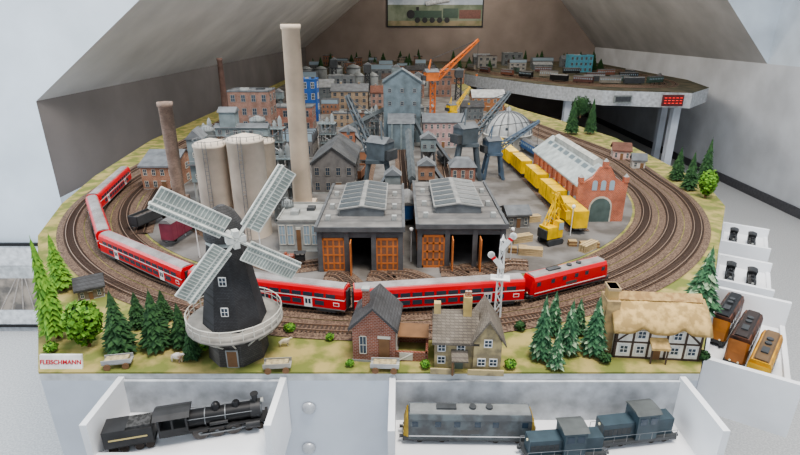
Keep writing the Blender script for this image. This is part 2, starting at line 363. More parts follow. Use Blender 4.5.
def diesel(loc,rot,label,L,W,H,cb,cr,cabs='both',band=None,z0=.9,win=GLASS,name='diesel_locomotive',nose=None,group=None):
    t=T(name,label,'locomotive',loc,rot,group);l=L/2;w=W/2
    b=B().box(-l,l,-w,w,z0*.8,z0+.35,DGY)
    if cabs=='hood':
        b.box(-l+.4,l-.4,-w*.65,w*.65,z0+.3,H*.72,cb)
        t.part('body',b)
        cm=B().box(-l*.1,l*.45,-w,w,z0+.3,H,cb);t.part('cab',cm)
        t.part('cab_roof',B().px([(-w*1.05,H),(-w*.6,H+.3),(w*.6,H+.3),(w*1.05,H)],-l*.15,l*.5,cr))
        for y in(-1,1):
            for x in(.04,.3): t.part('window',B().box(-l*.09,l*.09,-.04,.04,0,H*.2,win),loc=(l*x,y*w,H*.7))
        for e in(-1,1):t.part('headlamp',B().cyl((0,0,0),(e*.15,0,0),.2,.2,mat((.8,.75,.5),.3,0,None),8),loc=(e*(l-.4),0,H*.62))
        for i in range(6): t.part('vent_grille',B().box(-.3,.3,-.04,.04,0,H*.2,DGY),loc=(-l*.85+i*l*.12,-w*.65,H*.38))
        b2=B()
        for y in(-w,w):
            b2.beam((-l,y,z0+1.4),(l,y,z0+1.4),.07,STL)
            for i in range(7): x=-l+i*L/6;b2.beam((x,y,z0+.3),(x,y,z0+1.4),.07,STL)
        t.part('handrail',b2)
    else:
        pf=[(-w,z0),(-w,H*.82),(-w*.8,H*.95),(w*.8,H*.95),(w,H*.82),(w,z0)]
        b.px(pf,-l+.7,l-.7,cb)
        for e in(-1,1):
            b.add([(e*(l-.7),-w,z0),(e*(l-.7),w,z0),(e*(l-.7),w,H*.82),(e*(l-.7),-w,H*.82),(e*l,-w*.8,z0),(e*l,w*.8,z0),(e*(l-.05),w*.8,H*.5),(e*(l-.05),-w*.8,H*.5),(e*(l-.45),-w*.75,H*.86),(e*(l-.45),w*.75,H*.86)],
              [(0,1,5,4),(4,5,6,7),(7,6,9,8),(0,4,7,3),(1,2,6,5),(3,7,8),(2,9,6),(3,8,9,2)],band or cb)
        t.part('body',b)
        t.part('roof',B().px([(-w*.86,H*.9),(-w*.5,H),(w*.5,H),(w*.86,H*.9)],-l+.9,l-.9,cr).box(-l*.5,-l*.2,-.5,.5,H,H+.25,DGY).cyl((l*.3,0,H),(l*.3,0,H+.3),.5,.5,DGY,12).cyl((l*.05,0,H),(l*.05,0,H+.3),.5,.5,DGY,12))
        for y in(-1,1):
            for x in(-.86,-.5,-.2,.12,.4,.86): t.part('window',B().box(-.42,.42,-.03,.03,0,H*.17,win),loc=(x*(l-.4),y*w,H*.6))
            t.part('vent_grille',B().box(-1.3,1.3,-.04,.04,0,H*.12,mat((.12,.12,.12),.6,0,'sx',None,300)),loc=(0,y*w,H*.38))
            if band: t.part('stripe',B().box(-l+.8,l-.8,-.02,.02,0,.16,mat((.7,.7,.7),.4,0,None)),loc=(0,y*(w+.01),z0+.5))
        for e in(-1,1):
            t.part('windscreen',B().box(-.04,.04,-w*.6,w*.6,0,H*.2,win),loc=(e*(l-.2),0,H*.6),rot=(0,R(-e*25),0))
            for y in(-.6,.6): t.part('headlamp',B().cyl((0,0,0),(e*.12,0,0),.18,.18,mat((.85,.8,.6),.3,0,None),8),loc=(e*(l-.02),y,z0+.5))
    for x in(-l*.58,l*.58):
        bg=t.part('bogie',B().box(-l*.28,l*.28,-w*.85,w*.85,.4,z0,DGY))
        bg.location=(x*C,0,0)
        for dx in(-l*.17,l*.17): t.part('wheelset',B().cyl((0,-w*.75,0),(0,w*.75,0),.52,.52,WHEEL,12),parent=bg,loc=(dx,0,.52))
    for e in(-1,1):
        t.part('buffer_beam',B().box(-.1,.1,-w,w,z0*.7,z0+.2,DGY).cyl((0,-w*.6,z0),(e*.6,-w*.6,z0),.2,.28,DGY,10).cyl((0,w*.6,z0),(e*.6,w*.6,z0),.2,.28,DGY,10),loc=(e*l,0,0))
    return t
diesel(arc(83.2,25.2),25.2,'red diesel locomotive with grey roof pulling the coaches',18.8,3.2,4.7,REDT,mat((.30,.27,.26),.6),band=REDT)
def wagon(x,y,rot,L,H,kind,colr,label,W=3,z=.72,group=None,cat='wagon'):
    nm={'box':'box_wagon','open':'open_wagon','tank':'tank_wagon','cont':'container_wagon','coach':'passenger_coach'}[kind]
    t=T(nm,label,cat,(x,y,z),rot,group);l=L/2;w=W/2
    t.part('chassis',B().box(-l,l,-w*.8,w*.8,.75,1.1,DGY).box(-l-.4,-l,-.3,.3,.75,.95,DGY).box(l,l+.4,-.3,.3,.75,.95,DGY))
    if kind=='box':
        b=B().box(-l+.1,l-.1,-w,w,1.1,H*.86,colr)
        for i in range(7):
            xx=-l+.3+i*(L-.6)/6;b.box(xx-.08,xx+.08,-w-.06,w+.06,1.1,H*.86,colr)
        t.part('body',b);t.part('roof',B().px([(-w*1.05,H*.85),(-w*.5,H*.97),(0,H),(w*.5,H*.97),(w*1.05,H*.85)],-l,l,mat((.2,.2,.2),.7)))
        for y_ in(-1,1): t.part('sliding_door',B().box(-.9,.9,-.08,.08,1.2,H*.82,colr),loc=(0,y_*w,0))
    elif kind=='cont':
        b=B().box(-l+.15,l-.15,-w,w,1.1,H,colr)
        n=int(L*1.5)
        for i in range(n):
            xx=-l+.4+i*(L-.8)/(n-1);b.box(xx-.09,xx+.09,-w-.07,w+.07,1.2,H-.1,colr)
        b.box(-.07,.07,-w-.1,w+.1,1.1,H+.03,BLK)
        t.part('body',b)
    elif kind=='open':
        b=B()
        for q in((-l,l,-w,-w+.2),(-l,l,w-.2,w),(-l,-l+.2,-w,w),(l-.2,l,-w,w)): b.box(*q,1.1,H,colr)
        t.part('body',b.box(-l,l,-w,w,1.05,1.2,colr))
        t.part('load',B().box(-l+.3,l-.3,-w+.3,w-.3,1.2,H*.85,mat((.05,.045,.04),.95,0,'n2',(.12,.1,.09),150,1)),kind='stuff')
    elif kind=='tank':
        t.part('tank',B().cyl((-l+.3,0,1.1+w*.8),(l-.3,0,1.1+w*.8),w*.85,w*.85,colr,18).cyl((0,0,1.1+w*1.5),(0,0,H),.5,.5,colr,10))
    elif kind=='coach':
        t.part('body',B().px([(-w,1.0),(-w,H*.8),(-w*.7,H*.93),(w*.7,H*.93),(w,H*.8),(w,1.0)],-l,l,colr))
        t.part('roof',B().px([(-w*.98,H*.84),(-w*.6,H*.98),(0,H),(w*.6,H*.98),(w*.98,H*.84)],-l,l,mat((.13,.13,.13),.7)))
        n=int(L/1.9)
        for i in range(n):
            for y_ in(-1,1): t.part('window',B().box(-.5,.5,-.04,.04,0,H*.2,GLL),loc=(-l+1+i*(L-2)/(n-1),y_*w,H*.52))
    wheels(t,(-l*.65,l*.65))
    return t
def steam(loc,rot,label,L,sc=1,boil=BLK,cat='locomotive',tender=True,group=None,rust=None):
    t=T('steam_locomotive',label,cat,loc,rot,group);k=L/22.
    D=mat((.05,.05,.052),.5,.3)
    def q(*a): return tuple(v*k for v in a)
    t.part('boiler',B().cyl(q(-.5,0,3.1),q(8.2,0,3.1),1.25*k,1.2*k,boil,18).cyl(q(8.2,0,3.1),q(9.6,0,3.1),1.35*k,1.35*k,D,18).cyl(q(9.6,0,3.1),q(9.8,0,3.1),1.0*k,.8*k,STL,16)
      .cyl(q(1.8,0,3.1),q(1.95,0,3.1),1.32*k,1.32*k,STL,18).cyl(q(4.6,0,3.1),q(4.75,0,3.1),1.3*k,1.3*k,STL,18))
    t.part('frame',B().box(*q(-4.5,10.3,-1,1,1.2,1.7),D).box(*q(10.1,10.5,-1.5,1.5,.9,1.8),rust or D).box(*q(-1,9.6,-1.55,-1.1,2.0,2.15),D).box(*q(-1,9.6,1.1,1.55,2.0,2.15),D))
    t.part('smokestack',B().cyl(q(8.9,0,4.2),q(8.9,0,5.6),.35*k,.45*k,D,12).cyl(q(8.9,0,5.6),q(8.9,0,5.8),.58*k,.58*k,D,12))
    t.part('steam_dome',B().lathe([(.62*k,4.1*k),(.62*k,4.9*k),(.4*k,5.2*k),(.1*k,5.3*k)],boil,14,cx=3.4*k));t.part('sand_dome',B().lathe([(.55*k,4.1*k),(.55*k,4.8*k),(.35*k,5.0*k)],boil,14,cx=6.2*k))
    t.part('headlight',B().cyl(q(9.7,0,4.4),q(10.1,0,4.4),.35*k,.4*k,mat((.6,.6,.55),.3,.5),12))
    t.part('cab',B().box(*q(-4.4,-.4,-1.5,1.5,1.7,2.9),D).box(*q(-4.4,-4.1,-1.5,1.5,2.9,4.8),D).box(*q(-.7,-.4,-1.5,1.5,2.9,4.8),D).box(*q(-2.6,-2.3,-1.5,-1.4,2.9,4.8),D).box(*q(-2.6,-2.3,1.4,1.5,2.9,4.8),D))
    t.part('cab_roof',B().px([(-1.75*k,4.75*k),(-.9*k,5.15*k),(0,5.3*k),(.9*k,5.15*k),(1.75*k,4.75*k)],-4.9*k,0,D))
    for sg in(-1,1):
        for x in(1,3.3,5.6): t.part('driving_wheel',B().cyl((0,-.12*k,0),(0,.12*k,0),1.08*k,1.08*k,mat((.10,.09,.085),.5,.4),20).cyl((0,-.2*k,0),(0,.2*k,0),.3*k,.3*k,STL,8),loc=(x*k,sg*1.0*k,1.08*k))
        t.part('side_rod',B().box(1*k,5.8*k,-.06*k,.06*k,-.12*k,.12*k,STL).beam((5.6*k,-.1*k,0),(8.2*k,-.1*k,.4*k),.16*k,STL),loc=(0,sg*1.25*k,.95*k))
        t.part('cylinder',B().cyl((7.4*k,0,0),(9.4*k,0,0),.6*k,.6*k,D,14),loc=(0,sg*1.35*k,1.5*k))
        for x in(7.7,9.3): t.part('pilot_wheel',B().cyl((0,-.1*k,0),(0,.1*k,0),.55*k,.55*k,WHEEL,14),loc=(x*k,sg*.9*k,.55*k))
        t.part('pipe',B().beam((-.5*k,sg*1.3*k,3.9*k),(8.4*k,sg*1.25*k,3.7*k),.1*k,STL).cyl(q(2.5,sg*1.35,2.7),q(5,sg*1.35,2.7),.28*k,.28*k,D,10))
    b=B()
    for i in range(6): b.beam(q(10.3,-1.2+.48*i,1.2),q(11.1,-.5+.2*i,.3),.12*k,D)
    t.part('cowcatcher',b)
    if tender:
        td=t.part('tender',B().box(*q(-11.5,-5.1,-1.5,1.5,1.4,3.9),D).box(*q(-11.5,-8.5,-1.5,1.5,3.9,4.1),D).box(*q(-8.4,-5.3,-1.2,1.2,3.7,4.3),mat((.03,.03,.03),.9,0,'n2',(.08,.08,.08),200,1)).box(*q(-11.6,-5,-1.3,1.3,1.1,1.4),D))
        t.part('tender_stripe',B().box(*q(-10.8,-5.8,-1.53,-1.5,2.5,2.75),mat((.55,.45,.2),.5,0,None)))
        for sg in(-1,1):
            for x in(-10.6,-9.2,-7.2,-5.8): t.part('wheel',B().cyl((0,-.1*k,0),(0,.1*k,0),.6*k,.6*k,WHEEL,14),parent=td,loc=(x*k,sg*1.0*k,.6*k))
    return t
# ================= trays with display locomotives =================
TR=mat((.80,.81,.83),.5,0,'n',None,6,0)
def tray(loc,rot,W,D_,h,label,front=True):
    t=T('display_drawer',label,'drawer',loc,rot,group='pulled-out display drawers')
    t.part('drawer_bottom',B().box(-W/2,W/2,-D_,0,-.8,-.05,TR))
    for x in(-W/2,W/2): t.part('side_board',B().box(x-.45,x+.45,-D_-.5,0,-3.8,h,TR))
    t.part('back_board',B().box(-W/2+.45,W/2-.45,-.5,0,0,h*.92,mat((.55,.57,.60),.6)))
    if front: t.part('front_board',B().box(-W/2+.45,W/2-.45,-D_-.5,-D_+.3,-3.8,h*.14,TR))
tray((-29,62.6,-6.8),0,23.8,9.5,6.1,'white open drawer holding a black steam locomotive')
tray((20.2,62.6,-8.2),0,42.6,10.5,7.5,'wide white open drawer holding three small locomotives')
steam((-29.0,57.4,-6.75),14,'black model steam locomotive with tender in a white drawer',21.2)
GB=mat((.11,.13,.14),.5,0,'n2',(.07,.075,.08),60,.2)
diesel((9.8,58.6,-8.15),-1,'weathered grey diesel locomotive with yellow ends in a white drawer',18.6,3.2,5.2,GB,mat((.22,.23,.23),.7),band=mat((.55,.38,.06),.5))
diesel((22.4,55.2,-8.15),5,'dark blue-grey diesel shunter with handrails in a white drawer',11,3.2,5.0,mat((.05,.08,.10),.5),mat((.10,.11,.11),.7),cabs='hood')
diesel((33.3,58.2,-8.15),8,'dark blue-grey diesel shunter with handrails beside a larger one',11.4,3.2,5.4,mat((.05,.08,.10),.5),mat((.10,.11,.11),.7),cabs='hood')
ea=math.degrees(math.atan2(138-62.7,92-44))
def edge(s,o=0): a=R(ea);return (44+s*math.cos(a)+o*math.sin(a),62.7+s*math.sin(a)-o*math.cos(a))
for s0,W,D_,z,lb in((20,28,12,-6.4,'white open side drawer holding rusty orange locomotives'),(50,15,10,-5,'white open side drawer with black locomotives'),(75,15,10,-5,'small white open side drawer with black locomotives')):
    x,y=edge(s0,.3);tray((x,y,z),ea,W,D_,5.6 if s0<30 else 2.4,lb)
OB=mat((.12,.05,.03),.55,0,'n2',(.03,.02,.018),40,.3)
for (s0,o,lb,cb,rf,bd) in ((26.6,3.0,'dark brown and black diesel locomotive in side drawer',OB,BLK,mat((.5,.2,.04),.5)),(20.5,5.9,'dark maroon-brown weathered diesel locomotive in side drawer',OB,mat((.04,.03,.028),.6),mat((.38,.15,.04),.5)),(14.4,8.6,'yellow-orange diesel locomotive in side drawer',mat((.65,.36,.03),.5,0,'n2',(.42,.2,.03),30),mat((.16,.10,.05),.6),mat((.7,.42,.05),.5))):
    x,y=edge(s0,o);diesel((x,y,-6.35),ea-10,lb,12.5,3.1,6.0,cb,rf,band=bd)
for s0,o in((50,3),(49,7),(75,3),(74,7)):
    x,y=edge(s0,o);steam((x,y,-4.95),ea+180,'small black steam locomotive in a white side drawer',12.5,tender=False,group='black locomotives in side drawers')
# ================= windmill =================
wx,wy=-25.0,68
SH=mat((.055,.055,.06),.85,0,'brick',(.02,.02,.02),110);SHW=mat((.42,.45,.44),.7)
t=T('windmill','dark shingled tower windmill with pale lattice sails and gallery','windmill',(wx,wy,0))
def octp(r,z): return [(r*math.cos(R(22.5+45*i)),r*math.sin(R(22.5+45*i)),z) for i in range(8)]
def frus(b,a,c,mt):
    b.add(octp(*a)+octp(*c),[(i,(i+1)%8,8+(i+1)%8,8+i) for i in range(8)]+[tuple(range(8,16)),tuple(range(8))[::-1]],mt);return b
t.part('base',frus(B(),(4.5,0),(4.1,5.6),mat((.11,.10,.09),.85,0,'brick',(.05,.05,.05),80)))
t.part('tower',frus(frus(B(),(4.7,6.0),(2.6,18.6),SH),(2.75,18.6),(2.5,19.2),SHW))
t.part('door',B().box(-.9,.9,-.15,.1,0,3,mat((.35,.36,.35),.7)).box(-.7,.7,-.2,.1,.2,2.8,WD),loc=(.3,-4.15,0))
for z,y in((8.5,-3.95),(13,-3.25)): t.part('window',winmesh(1.1,1.4,WHT),loc=(0,y+.1,z))
t.part('gallery_floor',B().lathe([(4.3,5.6),(7.1,5.6),(7.1,6.0),(4.3,6.0)],mat((.30,.28,.25),.8),28))
b=B();n=28
for i in range(n):
    a=2*math.pi*i/n;a2=2*math.pi*(i+1)/n
    p=Vector((6.95*math.cos(a),6.95*math.sin(a),6));p2=Vector((6.95*math.cos(a2),6.95*math.sin(a2),6))
    b.beam(p,p+Vector((0,0,1.7)),.11,FRM);b.beam(p+Vector((0,0,1.7)),p2+Vector((0,0,1.7)),.14,FRM);b.beam(p+Vector((0,0,.9)),p2+Vector((0,0,.9)),.08,FRM)
    if i%2==0: b.beam(p+Vector((0,0,-.4)),Vector((p.x*.6,p.y*.6,3.2)),.2,FRM)
t.part('gallery_railing',b)
t.part('cap',B().lathe([(2.8,19.2),(2.85,20),(2.6,21.6),(1.7,23.2),(.5,24)],mat((.07,.07,.075),.7,0,'brick',(.03,.03,.03),90),16))
yaw=R(36);hub=Vector((2.8,-3.9,20.6))
t.part('windshaft',B().cyl((.8,-1.6,20.9),tuple(hub),.4,.4,mat((.5,.5,.48),.6),10))
LG=mat((.62,.63,.60),.6)
hb=t.part('hub',B().cyl((0,-.5,0),(0,.6,0),.75,.75,LG,12).box(-.4,.4,-.7,.3,-1.3,1.3,LG).box(-1.3,1.3,-.7,.3,-.4,.4,LG),loc=tuple(hub),rot=(R(6),0,yaw))
SL=mat((.36,.40,.37),.75);SLF=mat((.62,.64,.60),.7)
def sail():
    b=B().beam((0,0,0),(0,0,11.8),.4,SLF)
    x0,x1=-.6,2.3
    b.box(x0,x1,-.05,.05,2.2,11.6,SL)
    for x in(x0,.8,x1): b.box(x-.09,x+.09,-.16,.12,2.2,11.6,SLF)
    for i in range(19): z=2.2+i*9.4/18;b.box(x0,x1,-.13,.1,z-.05,z+.05,SLF)
    return b.mesh('sail')
sm=sail()
for dg,k in((143,1.04),(53,1),(228,.88),(323,.97)):
    o=t.part('sail',sm,loc=(0,-.45,0),rot=(0,R(90-dg),0),parent=hb);o.scale=(1,1,k)
# ================= chimneys & silos =================
def chimney(px,py,top,r0,r1,m,label,rings=2):
    x,y=G(px,py);h=HZ(y,top);t=T('factory_chimney',label,'chimney',(x,y,0))
    t.part('plinth',B().box(-r0*1.3,r0*1.3,-r0*1.3,r0*1.3,0,r0*1.6,m))
    t.part('shaft',B().lathe([(r0,0),(r1,h-1.2),(r1*1.12,h-1.1),(r1*1.12,h),(r1*.8,h),(r1*.8,h-.8)],m,24))
chimney(304,216,24,2.5,2.1,mat((.66,.54,.42),.8,0,'n',None,12),'tall cream factory chimney beside the halls')
chimney(181,205,102,1.6,1.8,mat((.38,.28,.23),.85,0,'brick',(.35,.27,.22)),'brown brick factory chimney with thicker top')
chimney(228,130,58,1.7,1.2,mat((.18,.11,.09),.85),'slim dark brown factory chimney')
SIL=mat((.64,.56,.47),.75,0,'n',None,14)
def silo(px,py,wpx,top,label,m=SIL,group='cream storage silos'):
    x,y=G(px,py);w=wpx/S(y)/2;h=HZ(y,top);t=T('silo',label,'silo',(x,y,0),group=group)
    t.part('tank',B().lathe([(w,0),(w,h-1),(w*1.04,h-.9),(w*1.04,h-.4),(w*.9,h),(w*.2,h+.8)],m,30))
    b=B();n=16
    for i in range(n):
        a=2*math.pi*i/n;a2=2*math.pi*(i+1)/n;p=Vector((w*math.cos(a),w*math.sin(a),h-.4));q=Vector((w*math.cos(a2),w*math.sin(a2),h-.4));u=Vector((0,0,1.1))
        b.beam(p,p+u,.08,STL);b.beam(p+u,q+u,.08,STL)
    t.part('railing',b)
    b=B().beam((-.4,-w-.3,0),(-.4,-w-.3,h+1),.1,STL).beam((.4,-w-.3,0),(.4,-w-.3,h+1),.1,STL)
    for i in range(int(h)): b.beam((-.4,-w-.3,i+.5),(.4,-w-.3,i+.5),.07,STL)
    t.part('ladder',b)
    return x,y,h
silo(222,232,31,142,'tall cream cylindrical silo in a cluster');silo(255,234,34,137,'tall cream cylindrical silo in a cluster')
xa,ya,ha_=silo(239,208,27,140,'tall cream cylindrical silo in a cluster');xb,yb,hb_=silo(268,210,24,139,'tall cream cylindrical silo in a cluster')
GTK=mat((.27,.29,.29),.6,0,'n',None,20)
GG=mat((.20,.24,.25),.8);GGD=mat((.12,.14,.15),.8)
# headhouse over the rear silos
hz=max(ha_,hb_)+.85
t=T('silo_headhouse','grey-green elevator headhouse and conveyor bridge resting on the silos','industrial plant',((xa+xb)/2,(ya+yb)/2,hz))
L_=xb-xa
t.part('bridge',B().box(-L_/2-3,L_/2+2,-1.6,1.6,0,2.2,GG).px([(-2,2.2),(2,2.2),(0,3.2)],-L_/2-3.3,L_/2+2.3,ROOFG))
t.part('tower',B().box(-L_/2-1.5,-L_/2+2.5,-1.8,1.8,2.4,6.2,GG).px([(-2.1,6.2),(2.1,6.2),(0,7.4)],-L_/2-1.9,-L_/2+2.9,ROOFG))
for i in range(5): t.part('window',winmesh(1.0,1.1,FRD),loc=(-L_/2-1.8+i*L_/4.2,-1.6,.6))
for a in((283,222,15,180),(290,236,12,202),(213,178,14,128),(236,172,13,122),(262,168,15,118)): silo(*a,'grey steel process tank near the silos',GTK,'grey process tanks')
def refinery(px,py,h,label,rot=0,n=3):
    x,y=G(px,py);t=T('process_plant',label,'industrial plant',(x,y,.12),rot)
    b=B()
    for sx in(-3,3):
        for sy in(0,4.5): b.beam((sx,sy,0),(sx,sy,h*.8),.35,STL)
    for z in(.25,.5,.8):
        b.box(-3.4,3.4,-.4,4.9,h*z-.15,h*z+.1,GG);
        for q in(-.4,4.9): b.beam((-3.4,q,h*z+1),(3.4,q,h*z+1),.12,STL)
    b.beam((-3,0,0),(3,0,h*.25),.2,STL).beam((3,0,h*.25),(-3,0,h*.5),.2,STL).beam((-3,0,h*.5),(3,0,h*.8),.2,STL)
    t.part('steel_frame',b)
    for i in range(n):
        xx=-2+i*4/(n-1);t.part('column',B().lathe([(.75,0),(.75,h*(.8+.1*i)),(.4,h*(.85+.1*i)),(.1,h*(.88+.1*i))],GTK,12,cx=xx,cy=2.2))
    t.part('pipework',B().beam((-2,.3,h*.65),(2,.3,h*.65),.3,STL).beam((2,.3,h*.65),(2,.3,h*.1),.3,STL).beam((-2,.3,h*.65),(-2,.3,h*.3),.3,CONC).beam((-5,1,h*.4),(5,1,h*.4),.35,CONC))
refinery(283,200,15,'grey steel process columns with walkways near the silos')
refinery(208,172,17,'grey steel process columns with walkways behind brick chimney',5)
refinery(276,164,16,'grey steel refinery columns with pipework',-5)
refinery(328,152,14,'grey steel refinery columns beside the halls',0)
refinery(372,136,13,'grey steel refinery columns near the harbour crane',0)
# concrete works
x,y=G(207,206)
t=T('gravel_works','grey-green gravel loading works with hoppers and conveyor','industrial plant',(x,y,0),8)
t.part('tower',B().box(-3,1,0,6,7,19,GG).box(1,5,1,6,10,17,GG).py([(-3.4,19),(1.4,19),(-1,21.5)],-.4,6.4,ROOFG).box(1,5.3,.6,6.3,17,17.5,ROOFL))
b=B()
for xx in(-2.5,.6,4.5):
    for yy in(.5,5.5): b.beam((xx,yy,0),(xx,yy,10),.5,CONC)
t.part('support_legs',b)
for xx in(-1,3): t.part('hopper',B().cyl((xx,3,7.3),(xx,3,3.4),1.9,.5,STL,4,False))
t.part('conveyor',B().beam((5,4,16),(10,5,20),1.1,BLG))
t.part('walkway',B().box(-3.4,6,-1.2,0,12,12.3,STL).beam((-3.4,-1.2,13.2),(6,-1.2,13.2),.12,STL).beam((-3.4,-1.2,12),(-3.4,-1.2,13.2),.12,STL).beam((6,-1.2,12),(6,-1.2,13.2),.12,STL))
for z in(8,14): t.part('window',winmesh(1.6,1.4),loc=(-1,0,z))
# ================= buildings =================
bld('brick_factory','red-brown brick factory with arched windows and grey roof','building',161,190,34,150,18,BRO,ROOFG,'gx',.3,2,4,3)
bld('brick_tower_building','tall red-brown brick warehouse with rows of windows','building',253,144,40,92,12,BRK2,ROOFG,'flat',rows=4,cols=4,side=2,fr=FRD)
bld('brick_warehouse','low red brick warehouse with flat grey roof','building',292,132,42,108,12,BRK,ROOFG,'flat',rows=2,cols=4,side=3,fr=FRD)
bld('workshop_hall','long grey hall with ribbed dark roof beside the chimney','building',334,194,42,148,22,mat((.18,.17,.165),.85),mat((.11,.115,.12),.8,0,'sy',None,60),'gy',.35,2,4,6,fr=FRD)
bld('workshop_hall','low grey hall with sawtooth roof lights and glazed front','building',298,158,30,134,14,mat((.16,.15,.145),.85),mat((.12,.12,.125),.8),'saw',.35,rows=1,cols=4,side=4,fr=FRD)
bld('glazed_workshop','small grey workshop with gridded glass walls','building',300,252,40,222,12,mat((.38,.39,.37),.8),mat((.34,.34,.32),.8),'flat',rows=1,cols=5,side=3,gl=GLL,wh=.65,wf=.85)
bld('blue_tower','stack of bright blue industrial tower blocks','building',311,124,15,80,8,mat((.03,.12,.40),.6,0,'sz',None,90),mat((.05,.15,.42),.6),'flat',rows=4,cols=2,side=1,door=False)
bld('town_house','tan multi-storey town house with grey roof','building',350,110,36,84,12,TAN,ROOFG,'gx',.25,3,5,3,chim=2,fr=FRD)
bld('town_house','pink multi-storey town house with rows of windows','building',380,110,18,86,12,PINK,ROOFR,'gx',.25,3,3,2,chim=1,fr=FRD)
bld('grain_elevator','tall blue-grey grain elevator with stepped gabled top','building',402,146,36,70,12,BLG,mat((.10,.13,.15),.7),'gy',.16,5,3,2,fr=FRD,wh=.3,wf=.25)
x,y=G(404,146)
t=T('elevator_annex','lower blue-grey silo annex with sloping roof and conveyor','building',(x,y-9,0))
t.part('walls',B().box(-6.5,4,0,7.8,0,11,BLG));t.part('roof',B().px([(-.4,11),(7.8,11),(7.8,14)],-6.8,4.3,ROOFG))
t.part('conveyor',B().beam((4,4,12),(10,1,1.5),1.4,GGD).beam((7.5,2.2,6),(7.5,2.2,0),.4,STL))
for xx in(-5,-1.2,2.6): t.part('buttress',B().box(xx-.35,xx+.35,-.3,0,0,11,GG))
bld('office_building','pink office building with grey roof and many windows','building',443,148,40,114,10,mat((.44,.29,.28),.8),ROOFG,'gx',.2,3,7,3,fr=FRM)
bld('signal_box','red brick signal box with grey roof','building',462,196,24,160,6,BRK,ROOFG,'hip',.2,2,3,2)
bld('loading_hall','orange-tan loading hall with light roof','building',488,112,32,90,14,mat((.5,.22,.1),.8,0,'brick'),ROOFL,'gx',.3,2,5,2)
bld('small_cottage','small red-roofed pink cottage by the track','building',621,160,16,143,7,mat((.62,.42,.38),.8),ROOFR,'gx',.4,1,3,2,rot=-15)
bld('small_cottage','small grey shed by the track','building',638,169,12,154,4,mat((.55,.52,.48),.8),ROOFG,'gx',.4,1,2,1,rot=-15)
# dome
x,y=G(511,151);w=24/S(y+9)
t=T('domed_gasholder','round grey ribbed dome building on pale drum','building',(x,y+w,0))
t.part('drum',B().lathe([(w,0),(w,5.2),(w*1.03,5.3),(w*1.03,5.8),(w*.98,5.8)],mat((.50,.49,.45),.8),36))
DM=mat((.38,.39,.39),.6)
t.part('dome',B().lathe([(w*.98*math.cos(R(a)),5.8+w*.85*math.sin(R(a))) for a in range(0,91,9)][:-1]+[(.3,5.8+w*.85)],DM,36))
b=B()
for i in range(18):
    a=2*math.pi*i/18
    for k in range(8):
        e,e2=R(k*11),R(k*11+11);b.beam((w*math.cos(e)*math.cos(a),w*math.cos(e)*math.sin(a),5.85+w*.86*math.sin(e)),(w*math.cos(e2)*math.cos(a),w*math.cos(e2)*math.sin(a),5.85+w*.86*math.sin(e2)),.25,ROOFG)
t.part('dome_ribs',b);t.part('lantern',B().lathe([(1,5.8+w*.82),(1,5.8+w*.85+1.2),(.2,5.8+w*.85+2)],ROOFL,12))
for i in range(9):
    a=R(190+i*20);t.part('window',winmesh(1.4,2.2),loc=(w*math.cos(a),w*math.sin(a),1.6),rot=(0,0,a+math.pi/2))
